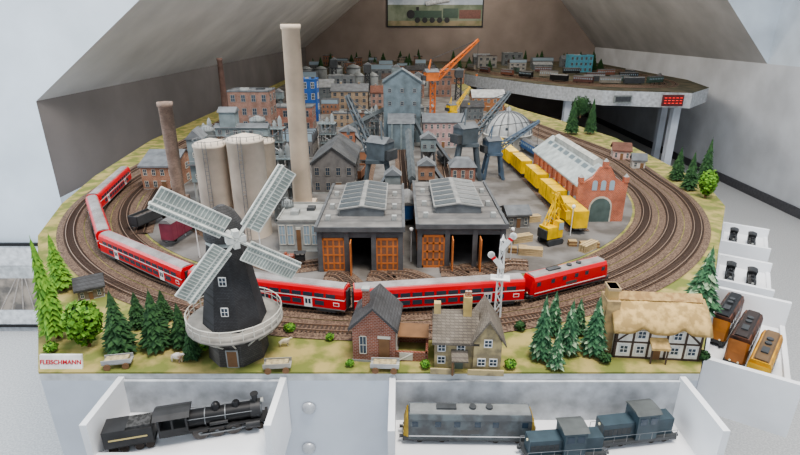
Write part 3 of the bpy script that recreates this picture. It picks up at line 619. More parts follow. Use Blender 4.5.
# engine sheds
ES=mat((.115,.12,.125),.8);ER=mat((.20,.19,.18),.85,0,'n2',(.135,.13,.125),25);EW=mat((.58,.20,.06),.6)
SKY_=mat((.05,.065,.075),.5,0,None)
def shed(px,py,wpx,ftop,back,opens,label):
    x,y=G(px,py);w=wpx/S(y);h=HZ(y,ftop);_,yb=G(px,back,h);d=yb-y
    t=T('engine_shed',label,'engine shed',(x,y,0),group='twin grey engine sheds')
    W2=w/2;b=B().box(-W2,-W2+.5,0,d,0,h,ES).box(W2-.5,W2,0,d,0,h,ES).box(-W2,W2,d-.5,d,0,h,ES).box(-W2,W2,0,.6,h*.82,h,ES)
    for i in range(4): xx=-W2+.4+(w-.8)*i/3;b.box(xx-.5,xx+.5,-.2,.7,0,h,ES)
    t.part('walls',b)
    rf=B().box(-W2-.5,W2+.5,-.6,d+.4,h,h+.5,ER).box(-W2-.5,-W2+.1,-.6,d+.4,h+.4,h+.9,ES).box(W2-.1,W2+.5,-.6,d+.4,h+.4,h+.9,ES).box(-W2-.5,W2+.5,-.7,-.3,h-.2,h+.8,ES)
    for i in range(1,8): rf.box(-W2,W2,d*i/8-.06,d*i/8+.06,h+.5,h+.56,ES)
    t.part('roof',rf)
    lt=t.part('roof_lantern',B().py([(-w*.27,h+.5),(w*.27,h+.5),(w*.27,h+1.9),(0,h+2.6),(-w*.27,h+1.9)],d*.22,d*.86,mat((.16,.17,.18),.7)).py([(-w*.3,h+1.9),(0,h+2.7),(w*.3,h+1.9),(w*.3,h+2.2),(0,h+3.0),(-w*.3,h+2.2)],d*.22-.3,d*.86+.3,mat((.27,.27,.26),.8)))
    for i in range(6):
        for sg in(-1,1): t.part('skylight',B().add([(sg*w*.285,-1.25,h+2.25),(sg*w*.03,-1.25,h+2.95),(sg*w*.03,1.25,h+2.95),(sg*w*.285,1.25,h+2.25)],[(0,1,2,3) if sg<0 else (0,3,2,1)],SKY_),parent=lt,loc=(0,d*(.27+.108*i),.06))
    for xx in(-w*.4,w*.4):
        for yy in(.15,.4,.7): t.part('roof_vent',B().box(-.5,.5,-.5,.5,h+.5,h+1.5,CONC),loc=(xx,d*yy,0))
    bw=(w-.8)/3
    for i in range(3):
        cx_=-W2+.4+bw*(i+.5)
        if i in opens:
            t.part('open_door',B().box(0,.2,-bw*.45,0,.2,h*.8,EW),loc=(cx_-bw*.35,-.2,0))
        else:
            dw=bw*.9
            t.part('door',winmesh(dw,h*.8,EW,mat((.26,.14,.09),.5),4,4),loc=(cx_,.1,.1))
    for i in range(6):
        sd=1 if px<400 else -1
        t.part('window',winmesh(2.2,3.2,EW),loc=(sd*W2,d*(i+.5)/6,h*.35),rot=(0,0,R(90*sd)))
shed(361,272,83,230,187,(1,),'grey engine shed with rust-orange glazed doors and roof lantern')
shed(460,268,85,227,184,(1,2),'grey engine shed with open doors and roof lantern')
# brick loco shed
x,y=G(598,222);w=11.5;d=42;he=9.4;ha=14.6
t=T('brick_locomotive_shed','orange-red brick locomotive shed with arched doorway and pale ribbed roof','engine shed',(x,y,0),2)
BR=mat((.56,.14,.06),.85,0,'brick',(.48,.3,.24))
t.part('walls',B().box(-w/2,w/2,.4,d,0,he,BR).py([(-w/2,he-.01),(w/2,he-.01),(0,ha-.5)],.6,d,BR))
t.part('gable_front',B().py([(-w/2-.5,0),(w/2+.5,0),(w/2+.5,he+1.2),(w/2-.8,he+1.2),(w/4,he+2.6),(1.3,ha),(-1.3,ha),(-w/4,he+2.6),(-w/2+.8,he+1.2),(-w/2-.5,he+1.2)],0,.8,BR))
for xx,zz in((-w/2,he+1.2),(w/2,he+1.2),(0,ha)): t.part('pinnacle',B().box(-.6,.6,-.2,1,0,1.4,BR).cyl((0,.4,1.4),(0,.4,2.2),.7,.05,CONC,4,False),loc=(xx,0,zz))
def arch(w_,h_,m_,y0=-.1,y1=.15):
    return B().py([(-w_/2,0),(w_/2,0)]+[(w_/2*math.cos(R(a)),h_-w_/2+w_/2*math.sin(R(a))) for a in range(0,181,20)],y0,y1,m_)
t.part('arched_doorway',arch(6,7,CREAM,-.06,.2));t.part('door',arch(5.2,6.5,mat((.10,.14,.13),.7),-.14,.2))
for xx in(-2.2,0,2.2): t.part('window',arch(1.3,2.6,GLL,-.1,.1),loc=(xx,0,8.6))
t.part('roof',B().py([(-w/2-.6,he-.2),(0,ha-.6),(w/2+.6,he-.2),(w/2+.6,he+.2),(0,ha-.1),(-w/2-.6,he+.2)],.9,d+.4,mat((.42,.46,.45),.7)))
b=B()
for i in range(8):
    yy=3.5+i*4.9
    for sg in(-1,1):
        b.add([(sg*(w/2-.3),yy-1.6,he+.5),(sg*1.6,yy-1.6,ha-1.2),(sg*1.6,yy+1.6,ha-1.2),(sg*(w/2-.3),yy+1.6,he+.5)],[(0,1,2,3) if sg<0 else (0,3,2,1)],mat((.13,.17,.19),.4,0,None))
t.part('roof_lights',b,kind='stuff')
t.part('roof_ventilator',B().py([(-1.2,ha-.9),(1.2,ha-.9),(1.2,ha+.6),(0,ha+1.3),(-1.2,ha+.6)],5,d-5,mat((.46,.46,.42),.8)))
for i in range(9): t.part('window',arch(2,4.5,GLL,-.1,.1),loc=(-w/2,3+i*4.3,1.8),rot=(0,0,R(-90)))
for i in range(8): t.part('buttress',B().box(-.5,0,-.4,.4,0,he-.8,BR),loc=(-w/2,5.2+i*4.3,0))
# ================= front houses =================
STN=mat((.44,.36,.20),.9,0,'n2',(.24,.20,.13),60,.6)
bld('brick_cottage','small red brick cottage with dark slate roof','house',374,362,42,309,7,BRK,ROOFD,'gy',.38,1,2,2,rot=-6,chim=1,fr=FRM,wf=.35)
x,y=G(406,361)
t=T('walled_yard','low brick walled farmyard with small brown roofed pens','yard wall',(x,y,0),-4)
b=B()
for q in((-3.2,3.2,0,.4),(-3.2,3.2,5,5.4),(2.9,3.3,0,5.4),(-3.3,-2.9,0,5.4)): b.box(*q,0,1.6,BRK)
t.part('wall',b);t.part('pen_roof',B().px([(2.6,2.4),(5.6,3.0),(5.6,3.2),(2.6,2.6)],-3.3,3.3,WD));t.part('gate',B().box(-1,1,-.1,.1,.2,1.5,FRM).beam((-1,-.1,.2),(1,-.1,1.5),.15,FRM))
x,y=G(467,371)
t=T('stone_house','ochre stone house with slate roof, gabled wing and chimney','house',(x,y,0),-3)
t.part('walls',B().box(-4.8,1.2,.6,6.5,0,4.8,STN).px([(.6,4.79),(6.5,4.79),(3.55,7.8)],-4.8,1.2,STN).box(.8,4.8,0,6.8,0,5.0,STN).py([(.8,4.99),(4.8,4.99),(2.8,8.4)],0,6.8,STN))
SLR=mat((.24,.21,.17),.85,0,'brick',(.12,.1,.09),80)
t.part('roof',B().px([(0,4.3),(3.55,7.8),(7.1,4.3),(7.1,4.7),(3.55,8.25),(0,4.7)],-5.2,1.6,SLR).py([(.2,4.4),(2.8,8.4),(5.4,4.4),(5.4,4.8),(2.8,8.9),(.2,4.8)],-.4,7.1,SLR))
t.part('chimney',B().box(-.7,.5,2.8,4,6.5,10.6,mat((.5,.37,.15),.85)).cyl((-.3,3.4,10.6),(-.3,3.4,11.4),.3,.25,BRO,8).cyl((.2,3.4,10.6),(.2,3.4,11.4),.3,.25,BRO,8))
t.part('chimney',B().box(-5,-4,3,4,5,9.4,mat((.45,.34,.16),.85)))
for xx,yy,zz in((-3.8,.6,2.9),(-1,.6,2.9),(-3.8,.6,.8),(2,0,1),(3.7,0,1),(2.8,0,4.2)): t.part('window',winmesh(1.2,1.3,WHT),loc=(xx,yy,zz))
t.part('door',B().box(-.6,.6,-.15,.1,0,2.1,mat((.12,.15,.12),.7)),loc=(-1.2,.6,0));t.part('porch',B().px([(-1.4,2.4),(.6,3.1),(.6,3.3),(-1.4,2.6)],-2.4,0,SLR).beam((-2.2,-1.2,0),(-2.2,-1.2,2.4),.2,WD))
t.part('garden_wall',B().box(-5.4,-1.9,-1,-.7,0,.9,STN).box(0,5.2,-1,-.7,0,.9,STN))
# thatched cottage
THT=mat((.62,.43,.19),.95,0,'n2',(.38,.26,.11),90,.9);WW=mat((.85,.82,.74),.85)
x,y=G(655,359)
t=T('thatched_cottage','white timber-framed cottage with thick golden thatched roof','house',(x,y,0),-5)
t.part('walls',B().box(-6.3,6.3,0,7,0,5.4,WW).px([(0,5.39),(7,5.39),(3.5,8.4)],-6.3,6.3,WW))
b=B();vs=[];fs=[];rd=random.Random(5);ns=46
for k in range(ns+1):
    X=-7.0+14*k/ns;dm=sum(math.exp(-((X-c)/1.0)**2) for c in(-2.9,2.8))
    en=math.exp(-((abs(X)-7.0)/.5)**2)*.5;j=lambda:rd.uniform(-.08,.08)
    vs+=[(X,-.95,4.75+dm*.9),(X,-1.15,5.35+dm*1.1-en),(X,.0+.3*dm,6.9+dm*.75-en+j()),(X,1.8,8.3+dm*.15-en+j()),(X,3.5,9.1-en*.8+j()),(X,5.2,8.3-en+j()),(X,7.2,6.9-en+j()),(X,8.2,5.3-en),(X,8.0,4.7),(X,3.5,8.0)]
P_=10
for k in range(ns):
    for j in range(P_): fs.append((k*P_+j,k*P_+(j+1)%P_,(k+1)*P_+(j+1)%P_,(k+1)*P_+j))
fs+=[tuple(range(P_))[::-1],tuple(range(ns*P_,ns*P_+P_))]
b.add(vs,fs,THT,True);t.part('thatched_roof',b);t.part('roof_ridge',B().px([(2.3,8.75),(3.5,9.6),(4.7,8.75)],-6.4,6.4,mat((.48,.33,.15),.95,0,'n2',(.32,.2,.09),120)))
t.part('chimney',B().box(-8.0,-6.0,1.0,4.2,0,9.0,mat((.50,.36,.18),.9,0,'n2',(.3,.22,.12),60)).box(-7.7,-6.3,1.6,3.6,9.0,10.9,mat((.52,.36,.16),.9)).box(-7.9,-6.1,1.4,3.8,10.5,10.9,mat((.4,.3,.18),.9)))
b=B();DT=mat((.09,.06,.045),.8)
for xx in(-6.15,-3.7,-1.4,1.2,3.9,6.15): b.box(xx-.15,xx+.15,-.1,.1,0,5.2,DT)
b.box(-6.3,6.3,-.1,.1,2.7,2.95,DT).box(-6.3,6.3,-.1,.1,0,.3,DT).beam((-6,-.05,3),(-3.9,-.05,4.9),.22,DT).beam((6,-.05,3),(4,-.05,4.9),.22,DT)
for yy in(.2,2.3,4.7,6.8): b.box(-6.42,-6.2,yy-.15,yy+.15,0,5.2,DT)
t.part('timber_framing',b)
for xx,zz in((-4.9,.9),(-2.5,.9),(2.5,.9),(5.0,.9),(-2.6,3.5),(2.6,3.5)): t.part('window',winmesh(1.3,1.4,WHT),loc=(xx,-.03,zz))
t.part('door',B().box(-.6,.6,-.18,.1,0,2.4,WD),loc=(-.1,0,0))
t.part('porch',B().px([(-1.6,2.5),(0,3.5),(0,3.8),(-1.6,2.9)],-1.4,1.2,THT).beam((-1.2,-1.3,0),(-1.2,-1.3,2.6),.2,DT).beam((1.0,-1.3,0),(1.0,-1.3,2.6),.2,DT))
# semaphore
x,y=G(497,318);h=HZ(y,240)
t=T('semaphore_signal','white lattice semaphore signal mast with two arms','signal',(x,y,0),-10)
t.part('mast',B().lattice((0,0,0),(0,0,h),1.0,WHT,.22,9,.6))
t.part('finial',B().cyl((0,0,h),(0,0,h+1),.35,.05,WHT,8))
for z,xx in((h-1.2,-.9),(h-4.6,1.2)): t.part('signal_arm',B().box(-.4,2.9,-.25,-.12,-.4,.4,WHT).cyl((2.7,-.25,0),(2.7,-.12,0),.6,.6,WHT,14).box(1.8,2.2,-.28,-.12,-.4,.4,REDT),loc=(0,-.4,z),rot=(0,R(-55 if xx<0 else -130),0) )
t.part('platform',B().box(-1.6,1.6,-1,1,h-7,h-6.8,WHT))
# ================= cranes =================
def crane(px,py,hp,hh,jl,yaw,el,m,label,rot=0,k=1,mast=0):
    x,y=G(px,py);t=T('portal_crane' if not mast else 'tower_crane',label,'crane',(x,y,.12),rot)
    if not mast:
        b=B()
        for sx in(-1,1):
            for sy in(-1,1): b.beam((sx*3.2*k,sy*3*k,0),(sx*2*k,sy*2*k,hp),.7*k,m)
            b.beam((sx*3.2*k,-3*k,.6),(sx*3.2*k,3*k,.6),.8*k,m);b.beam((sx*3*k,-2.8*k,hp*.3),(sx*2.1*k,2.1*k,hp*.9),.3*k,m)
        b.box(-2.6*k,2.6*k,-2.6*k,2.6*k,hp,hp+.8*k,m);t.part('portal',b)
    else: t.part('mast',B().lattice((0,0,0),(0,0,hp),1.8*k,m,.32*k,8))
    top=t.part('machine_house',B().box(-2*k,2*k,-3.2*k,1.6*k,0,hh,m).py([(-2.2*k,hh),(2.2*k,hh),(0,hh+1.2*k)],-3.4*k,1.8*k,ROOFG).box(-1.6*k,1.6*k,-4.4*k,-3.2*k,.2,hh*.6,DGY),loc=(0,0,hp+.8*k),rot=(0,0,R(yaw)))
    t.part('cab_window',B().box(-1.2*k,1.2*k,1.55*k,1.7*k,hh*.4,hh*.85,GLL),parent=top)
    e=R(el);tip=(0,1.6*k+jl*math.cos(e),hh*.3+jl*math.sin(e))
    t.part('jib',B().lattice((0,1.6*k,hh*.3),tip,1.8*k,m,.34*k,9,.6*k),parent=top)
    t.part('gantry_frame',B().beam((-1*k,-2*k,hh),(0,-1*k,hh+4.5*k),.3*k,m).beam((1*k,-2*k,hh),(0,-1*k,hh+4.5*k),.3*k,m).beam((0,-1*k,hh+4.5*k),tip,.16*k,DGY),parent=top)
    t.part('hook_cable',B().beam(tip,(tip[0],tip[1],max(tip[2]-jl*.6,1)),.12*k,DGY).cb(tip[0],tip[1],max(tip[2]-jl*.6,1)-.8,.7,.7,.9,m),parent=top)
GC=mat((.085,.105,.12),.6)
crane(378,194,10,5,18,58,62,GC,'dark grey-green harbour portal crane with lattice jib',k=1.3)
crane(466,178,11,5,20,-58,42,GC,'dark grey-green harbour portal crane with raised lattice jib',k=1.3)
crane(492,178,8,4,17,-70,28,mat((.08,.12,.17),.6),'dark blue portal crane with long low jib',k=1.0)
crane(432,128,22,4,27,-75,40,ORG,'tall orange tower crane with raised jib',mast=1,k=1.3)
crane(452,124,6,3,14,-60,50,YEL,'small yellow crane with lattice jib',k=.9)
# conveyor bridges across the yard
def convey(p,q,z0,z1,label,m=GGD):
    a=G(*p);b_=G(*q);t=T('conveyor_bridge',label,'conveyor',(a[0],a[1],.12));d=(b_[0]-a[0],b_[1]-a[1])
    t.part('gallery',B().beam((0,0,z0),(d[0],d[1],z1),1.7,m).lattice((0,0,z0-1.4),(d[0],d[1],z1-1.4),1.3,STL,.22,8))
    for k in(.05,.5,.95):
        z=z0+(z1-z0)*k-1.6;t.part('trestle',B().beam((d[0]*k-.9,d[1]*k,0),(d[0]*k-.3,d[1]*k,z),.35,STL).beam((d[0]*k+.9,d[1]*k,0),(d[0]*k+.3,d[1]*k,z),.35,STL))
convey((412,196),(408,160),5,11,'dark inclined conveyor bridge on steel trestles in the yard')
convey((350,146),(385,138),8,13,'dark conveyor bridge leading to the grain elevator')
convey((420,140),(455,132),11,7,'dark conveyor bridge between elevator and works',GG)
# yellow excavator
x,y=G(550,243)
t=T('yellow_excavator','yellow lattice excavator with raised boom beside timber stacks','excavator',(x,y,.12),25)
for sy in(-1.5,1.5): t.part('crawler_track',B().py([(-2.2,.4),(-1.8,0),(1.8,0),(2.2,.4),(2.2,1),(1.8,1.4),(-1.8,1.4),(-2.2,1)],sy-.45,sy+.45,DGY))
t.part('cab',B().box(-2.4,1.8,-1.6,1.6,1.6,4.4,YEL).box(.4,1.9,-1.7,-.2,1.7,5.6,YEL).box(.6,1.95,-1.75,-.4,3.6,5.3,GLL).box(-2.8,-2.2,-1.5,1.5,1.7,3.8,DGY))
t.part('boom',B().lattice((1.2,.5,2.5),(.6,.5,11.8),1.5,YEL,.38,6,.9).lattice((-1.6,.5,4.2),(.4,.5,9.5),.9,YEL,.25,4,.5))
t.part('stick',B().lattice((.6,.5,11.8),(3.9,.5,7.2),.9,YEL,.3,4,.6));t.part('bucket',B().py([(3.1,7.4),(4.7,7.3),(4.6,5.4),(3.4,5.2)],-.6,1.6,YEL))
# yellow container train
Pa=G(576,232);Pb=G(500,158)
for i in range(6):
    x,y=G(*[(572,226),(553,205),(537,188),(522,174),(510,164),(500,155)][i])
    wagon(x-.6,y,math.degrees(math.atan2(Pb[1]-Pa[1],Pb[0]-Pa[0])),12.8,5.4,'cont',YEL,'bright yellow container wagon in a freight train',W=3.5,group='yellow container wagons')
# ================= other stock in yard =================
steam((*G(295,266),.72),188,'small brown and black shunting engine on yard track',11,tender=False,boil=mat((.3,.09,.05),.5))
MAR=mat((.24,.05,.08),.6);BLU=mat((.03,.10,.26),.5);BRN=mat((.28,.13,.07),.7)
for (a,kd,c_,lb,rt,L,H) in [((183,238),'box',MAR,'maroon box wagon beside the silos',80,12,6),((152,225),'open',DGY,'dark open coal wagon near factory',70,11,3.4),
    ((407,218),'box',BLU,'dark blue box wagon between the sheds',90,12,5.6),((360,180),'open',BRN,'brown open wagon in the yard',82,10,3.6),((367,161),'box',BRN,'brown box wagon in the yard',82,11,4.6),((450,206),'open',RUST,'rust-red open wagon in the yard',95,10,3.6),((442,164),'tank',DGY,'dark tank wagon in the yard',95,11,4.4)]:
    x,y=G(*a);wagon(x,y,rt,L,H,kd,c_,lb)
wagon(52,200,98,18,4.6,'coach',BLU,'dark blue passenger coach beside yellow wagons')
def plant(px,py,h,k,label,rot=0,m=GG,m2=STL):
    x,y=G(px,py);t=T('loading_bunker',label,'industrial plant',(x,y,.12),rot)
    b=B()
    for sx in(-2.2,2.2):
        for sy in(0,4): b.beam((sx*k,sy*k,0),(sx*k,sy*k,h*.55),.45*k,m2)
        b.beam((sx*k,0,h*.1),(sx*k,4*k,h*.5),.25*k,m2)
    t.part('support_frame',b.beam((-2.2*k,0,h*.1),(2.2*k,0,h*.5),.25*k,m2))
    t.part('bunker',B().box(-2.6*k,2.6*k,-.4*k,4.4*k,h*.5,h*.85,m).cyl((0,2*k,h*.5),(0,2*k,h*.28),2.6*k,.6*k,m2,4,False))
    t.part('roof',B().py([(-3*k,h*.85),(3*k,h*.85),(0,h)],-.8*k,4.8*k,ROOFG))
    t.part('conveyor',B().beam((2*k,2*k,h*.8),(9*k,2*k,1),1.1*k,m2).beam((6*k,2*k,h*.35),(6*k,2*k,0),.3*k,m2))
    for xx in(-1.3,1.3): t.part('window',winmesh(1.2*k,1.3*k,FRD),loc=(xx*k,-.4*k,h*.6))
plant(393,208,12,.8,'grey steel coal loading bunker with conveyor',180,mat((.2,.22,.22),.8))
plant(426,200,12,.9,'rust-brown loading bunker with sloping conveyor',0,mat((.3,.17,.11),.8))
plant(348,158,12,1.1,'rust-red loading bunker beside the yard track',0,mat((.34,.14,.08),.8))
plant(428,170,13,1.0,'grey loading bunker near the office',0)
def crates(px,py,c_,label,n=3,cat='crate'):
    x,y=G(px,py)
    for i in range(n):
        T('wooden_crate',label,cat,(x+i*2.4,y+random.uniform(-1,1),.12),random.uniform(-15,15),group='yard crates',b=B().box(-.9,.9,-.7,.7,0,1.3,c_).box(-.95,.95,-.75,.75,.2,.4,WD).box(-.95,.95,-.75,.75,.9,1.1,WD))
crates(512,252,mat((.4,.28,.14),.8),'pale wooden crate on the yard floor',2);crates(572,246,mat((.45,.32,.16),.8),'pale wooden crate on the yard floor',3);crates(330,214,RUST,'rusty metal crate between tracks',1)
for i,(px_,py_,rt) in enumerate(((521,242,20),(530,222,15),(588,250,40),(530,255,-10))):
    x,y=G(px_,py_);t=T('timber_stack','stack of pale timber boards on the yard','timber stack',(x,y,.12),rt,group='timber stacks')
    for z in range(4):
        for j in range(3): t.part('board',B().box(-2.6,2.6,-.9+j*.65,-.4+j*.65,z*.45,z*.45+.35,mat((.55,.42,.24),.8)))
bld('storage_shed','small grey lean-to storage shed in the yard','building',518,228,22,206,6,mat((.2,.2,.2),.8),ROOFG,'gx',.3,1,3,1,rot=5) 
bld('yard_office','tan yard office with flat roof','building',345,128,24,114,6,TAN,ROOFG,'flat',rows=2,cols=4,side=2,fr=FRD)
# yard lamps
for a in((186,236),(262,262),(345,214),(411,262),(510,262),(570,236),(432,218),(200,258),(482,208)):
    x,y=G(*a);t=T('yard_lamp','thin white yard lamp post with small round lamp','lamp',(x,y,.12),group='yard lamps')
    t.part('pole',B().cyl((0,0,0),(0,0,7),.14,.1,WHT,6));t.part('lamp_head',B().lathe([(.15,6.9),(.45,7.2),(.4,7.7),(.1,7.9)],WHT,10))
# ================= trees =================
def fir(h,r,col,seed,name='fir_tree',frost=None):
    rd=random.Random(seed);b=B();n=17
    for i in range(n):
        z=h*(.08+.88*i/n);rr=r*(1-i/n)**.85;kk=15 if i<11 else 9
        for k in range(kk):
            a=2*math.pi*(k+rd.random()*.8)/kk;q=rr*rd.uniform(.75,1.1)+.1;w=q*.22+.12
            cx,cy=math.cos(a),math.sin(a)
            m_=frost if frost and rd.random()<.2 else col
            b.add([(0,0,z+h*.09),(cx*q*.6-cy*w,cy*q*.6+cx*w,z+h*.015),(cx*q,cy*q,z-h*.02+rd.uniform(-.2,.2)),(cx*q*.6+cy*w,cy*q*.6-cx*w,z+h*.015),(cx*q*.6,cy*q*.6,z+h*.05)],[(0,1,4),(1,2,4),(2,3,4),(3,0,4)],m_)
    b.cyl((0,0,h*.9),(0,0,h*1.03),.15,.02,col,5)
    return b.mesh('foliage')
FG=[mat((.045,.11,.035),.9,0,'n2',(.018,.055,.02),150,0),mat((.07,.17,.08),.9,0,'n2',(.03,.09,.045),150,0),mat((.20,.38,.05),.9,0,'n2',(.09,.22,.03),150,0)]
FRO=mat((.32,.44,.28),.9,0,'n',None,150,0)
FM={}
def tree_fir(px,py,top,r,ci,label,group='fir trees',bx=None):
    x,y=G(px,py);h=HZ(y,top);k=(ci,random.randint(0,1))
    if k not in FM: FM[k]=fir(10,3.1,FG[ci],random.random(),frost=FRO if ci==1 else None)
    t=T('fir_tree',label,'tree',(x,y,0),random.uniform(0,360),group);
    t.part('trunk',B().cyl((0,0,0),(0,0,h*.5),.3,.15,WD,7));f=t.part('foliage',FM[k]);f.scale=(r/3.1,r/3.1,h/10)
for a in((159,347,290,2.9,0),(122,351,291,2.9,0),(183,345,303,2.2,0),(165,320,290,1.9,0),(140,326,292,2.1,0),(193,358,324,1.6,0)): tree_fir(*a,'dark green model fir tree on grassy edge')
for a in((540,358,295,2.1,1),(552,334,291,1.9,1),(567,353,300,2.1,1),(592,353,296,2.4,1),(577,333,298,1.8,1),(555,368,326,1.5,1)): tree_fir(*a,'blue-green fir tree with frosted branches by the cottage')
tree_fir(698,312,247,3.6,1,'large frosted green fir tree on the table edge')
for a in((676,180,147,3.0,0),(688,190,152,2.8,0),(703,184,138,3.0,0),(590,134,98,3.4,0),(571,134,97,4.0,0)): tree_fir(*a,'green fir tree beside the curved track')
tree_fir(58,338,238,2.6,2,'tall slender yellow-green conifer at the table corner');tree_fir(63,290,234,2.6,2,'tall yellow-green conifer on the table edge')
def leafy(px,py,top,wpx,ci,label,name='leafy_tree'):
    x,y=G(px,py);h=HZ(y,top);r=wpx/S(y)/2;t=T(name,label,'tree' if name!='shrub' else 'shrub',(x,y,0))
    t.part('trunk',B().cyl((0,0,0),(0,0,h*.5),.35*min(1,r/2),.2*min(1,r/2),WD,8))
    b=B();rd=random.Random(px)
    zc=h*.56;rz=h*.44
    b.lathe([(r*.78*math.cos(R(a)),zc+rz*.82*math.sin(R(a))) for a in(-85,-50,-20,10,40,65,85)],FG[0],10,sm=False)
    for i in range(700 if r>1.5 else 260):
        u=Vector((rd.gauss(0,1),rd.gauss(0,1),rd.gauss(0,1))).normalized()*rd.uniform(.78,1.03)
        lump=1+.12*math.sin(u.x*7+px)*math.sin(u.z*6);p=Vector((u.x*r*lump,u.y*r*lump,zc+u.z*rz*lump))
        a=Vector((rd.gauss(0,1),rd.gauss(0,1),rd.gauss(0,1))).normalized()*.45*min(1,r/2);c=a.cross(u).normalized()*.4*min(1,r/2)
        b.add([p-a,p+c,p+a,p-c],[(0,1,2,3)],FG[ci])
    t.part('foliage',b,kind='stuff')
leafy(89,346,302,32,2,'bright green rounded bushy tree')
leafy(705,198,170,16,2,'bright green rounded tree');leafy(580,118,96,18,0,'dark green leafy tree')
for px_,py_,w_ in((604,362,9),(702,360,9),(425,368,7),(510,368,8),(350,366,6),(290,332,8),(205,350,8),(520,330,8),(612,334,9),(330,340,6),(52,352,9)): leafy(px_,py_,py_-w_,w_*1.4,random.choice((0,2)),'small green shrub on the grass','shrub')
bld('dark_cottage','small dark-roofed cottage half hidden by trees','house',92,299,22,276,5,mat((.25,.2,.15),.9),ROOFD,'gx',.4,1,3,2,rot=30)
# ================= small front items =================
x,y=G(61,369)
t=T('name_sign','white sign board with red FLEISCHMANN lettering','sign',(x,y,0))
t.part('board',B().px([(0,0),(.35,0),(.95,2.0),(.6,2.0)],-3.1,3.1,mat((.85,.85,.83),.5)))
def textpart(t,s,size,m_,loc,rot):
    cu=bpy.data.curves.new('txt','FONT');cu.body=s;cu.size=size*C;cu.align_x='CENTER';cu.extrude=.0003;cu.offset=.0001
    o=bpy.data.objects.new('txt',cu);COL.objects.link(o);bpy.context.view_layer.update()
    me=bpy.data.meshes.new_from_object(o.evaluated_get(bpy.context.evaluated_depsgraph_get()))
    bpy.data.objects.remove(o);me.materials.clear();me.materials.append(m_);return t.part('lettering',me,loc=loc,rot=rot)
textpart(t,'FLEISCHMANN',.93,mat((.5,.02,.03),.5,0,None),(0,.18,.72),(R(73),0,0))
def animal(px,py,c_,label,name,k=1,rot=0):
    x,y=G(px,py)
    vs=[(-.75,0,.95),(-.2,0,1.0),(.4,0,.98),(.7,0,1.15),(.95,0,1.45),(1.25,0,1.35),(-.65,.22,.5),(-.7,.22,.04),(-.65,-.22,.5),(-.7,-.22,.04),(.45,.2,.45),(.45,.2,.04),(.45,-.2,.45),(.45,-.2,.04),(-.95,0,.8)]
    rr=[.32,.38,.34,.24,.17,.1,.12,.06,.12,.06,.1,.06,.1,.06,.05]
    ed=[(0,1),(1,2),(2,3),(3,4),(4,5),(0,6),(6,7),(0,8),(8,9),(2,10),(10,11),(2,12),(12,13),(0,14)]
    me=bpy.data.meshes.new(name);me.from_pydata([tuple(c*C*k for c in v) for v in vs],ed,[]);me.materials.append(c_)
    o=bpy.data.objects.new(name,me);COL.objects.link(o);o.location=(x*C,y*C,0);o.rotation_euler=(0,0,R(rot))
    m_=o.modifiers.new('s','SKIN');sv=me.skin_vertices[0].data
    for i,r_ in enumerate(rr): sv[i].radius=(r_*C*k,r_*C*k)
    sv[0].use_root=True;o.modifiers.new('u','SUBSURF').levels=1
    o['label']=label;o['category']='animal'
WOOL=mat((.72,.65,.5),.9,0,'n2',(.5,.42,.3),150)
animal(285,346,WOOL,'small pale sheep standing on the grass','sheep',1,10);animal(178,362,mat((.3,.17,.1),.8,0,'n2',(.6,.55,.5),90),'small brown and white cow near the firs','cow',1.2,-20)
def cart(px,py,c_,label,rot=0,L=3.4):
    x,y=G(px,py);t=T('farm_cart',label,'cart',(x,y,0),rot)
    t.part('bed',B().box(-L/2,L/2,-.8,.8,.8,1.0,c_).box(-L/2,L/2,-.85,-.75,1.0,1.6,c_).box(-L/2,L/2,.75,.85,1.0,1.6,c_))
    for sx in(-1,1):
        for sy in(-1,1): t.part('wheel',B().cyl((0,-.08,0),(0,.08,0),.5,.5,WD,14),loc=(sx*L*.32,sy*.95,.5))
    t.part('load',B().box(-L*.4,L*.4,-.6,.6,1.0,1.5,mat((.5,.42,.25),.9,0,'n2',(.3,.25,.15),150)))
cart(278,370,mat((.4,.38,.33),.8),'small pale farm cart loaded with hay at table edge',5,4);cart(385,370,mat((.5,.5,.48),.8),'small pale hand cart in front of brick cottage',-3,4.2);cart(119,366,mat((.45,.45,.45),.7),'small grey wagon near the name sign',10,4)
# ================= rear layouts =================
tb=[(48,660),(80,570),(125,480),(165,430),(228,412),(262,450),(280,520),(285,815),(48,815)]
t=T('rear_layout_table','light grey curved table carrying a second railway layout','table')
t.part('table_top',B().poly(tb,-12,-.3,mat((.52,.54,.56),.6)))
for a in((232,440),(262,520),(150,470),(90,600)): t.part('leg',B().cb(a[0],a[1],-85,6,6,73,TW))
T('rear_grass_ground','dark brown and green scenery covering the rear table','ground',b=B().poly(tb,-.3,0,mat((.12,.10,.06),.95,0,'n2',(.05,.05,.03),8,.4)),kind='stuff')
for e in(0,8,16):
    track([(60+e,790),(66+e,690),(92+e,600),(135+e*.7,505+e),(175+e*.4,458+e),(225-e*.3,450+e),(255-e,500+e),(262-e,600),(262-e,790)],'dark curved track on rear layout table')
rd=random.Random(3)
cols=[BLK,mat((.12,.05,.04),.6),mat((.25,.22,.18),.6),DGY,mat((.05,.09,.07),.6),mat((.22,.09,.06),.6)]
occ=[(262,600,8),(262,640,8),(262,690,8),(250,640,8),(72,700,14),(72,750,14)]
for i,(x,y,a) in enumerate(((148,497,-45),(165,480,-40),(186,472,-10),(206,470,0),(228,477,25),(112,560,-62),(126,536,-60),(95,600,-68),(85,640,-72),(178,490,-15),(200,488,0),(242,500,60),(222,520,0),(190,520,0),(150,540,-20),(240,560,90),(130,600,90),(215,560,0),(185,580,0),(160,600,-10))):
    wagon(x,y,a,18,6.5,rd.choice(['box','coach','coach']),cols[i%6],'dark railway carriage on the rear layout',group='carriages on the rear layout');occ.append((x,y,9))
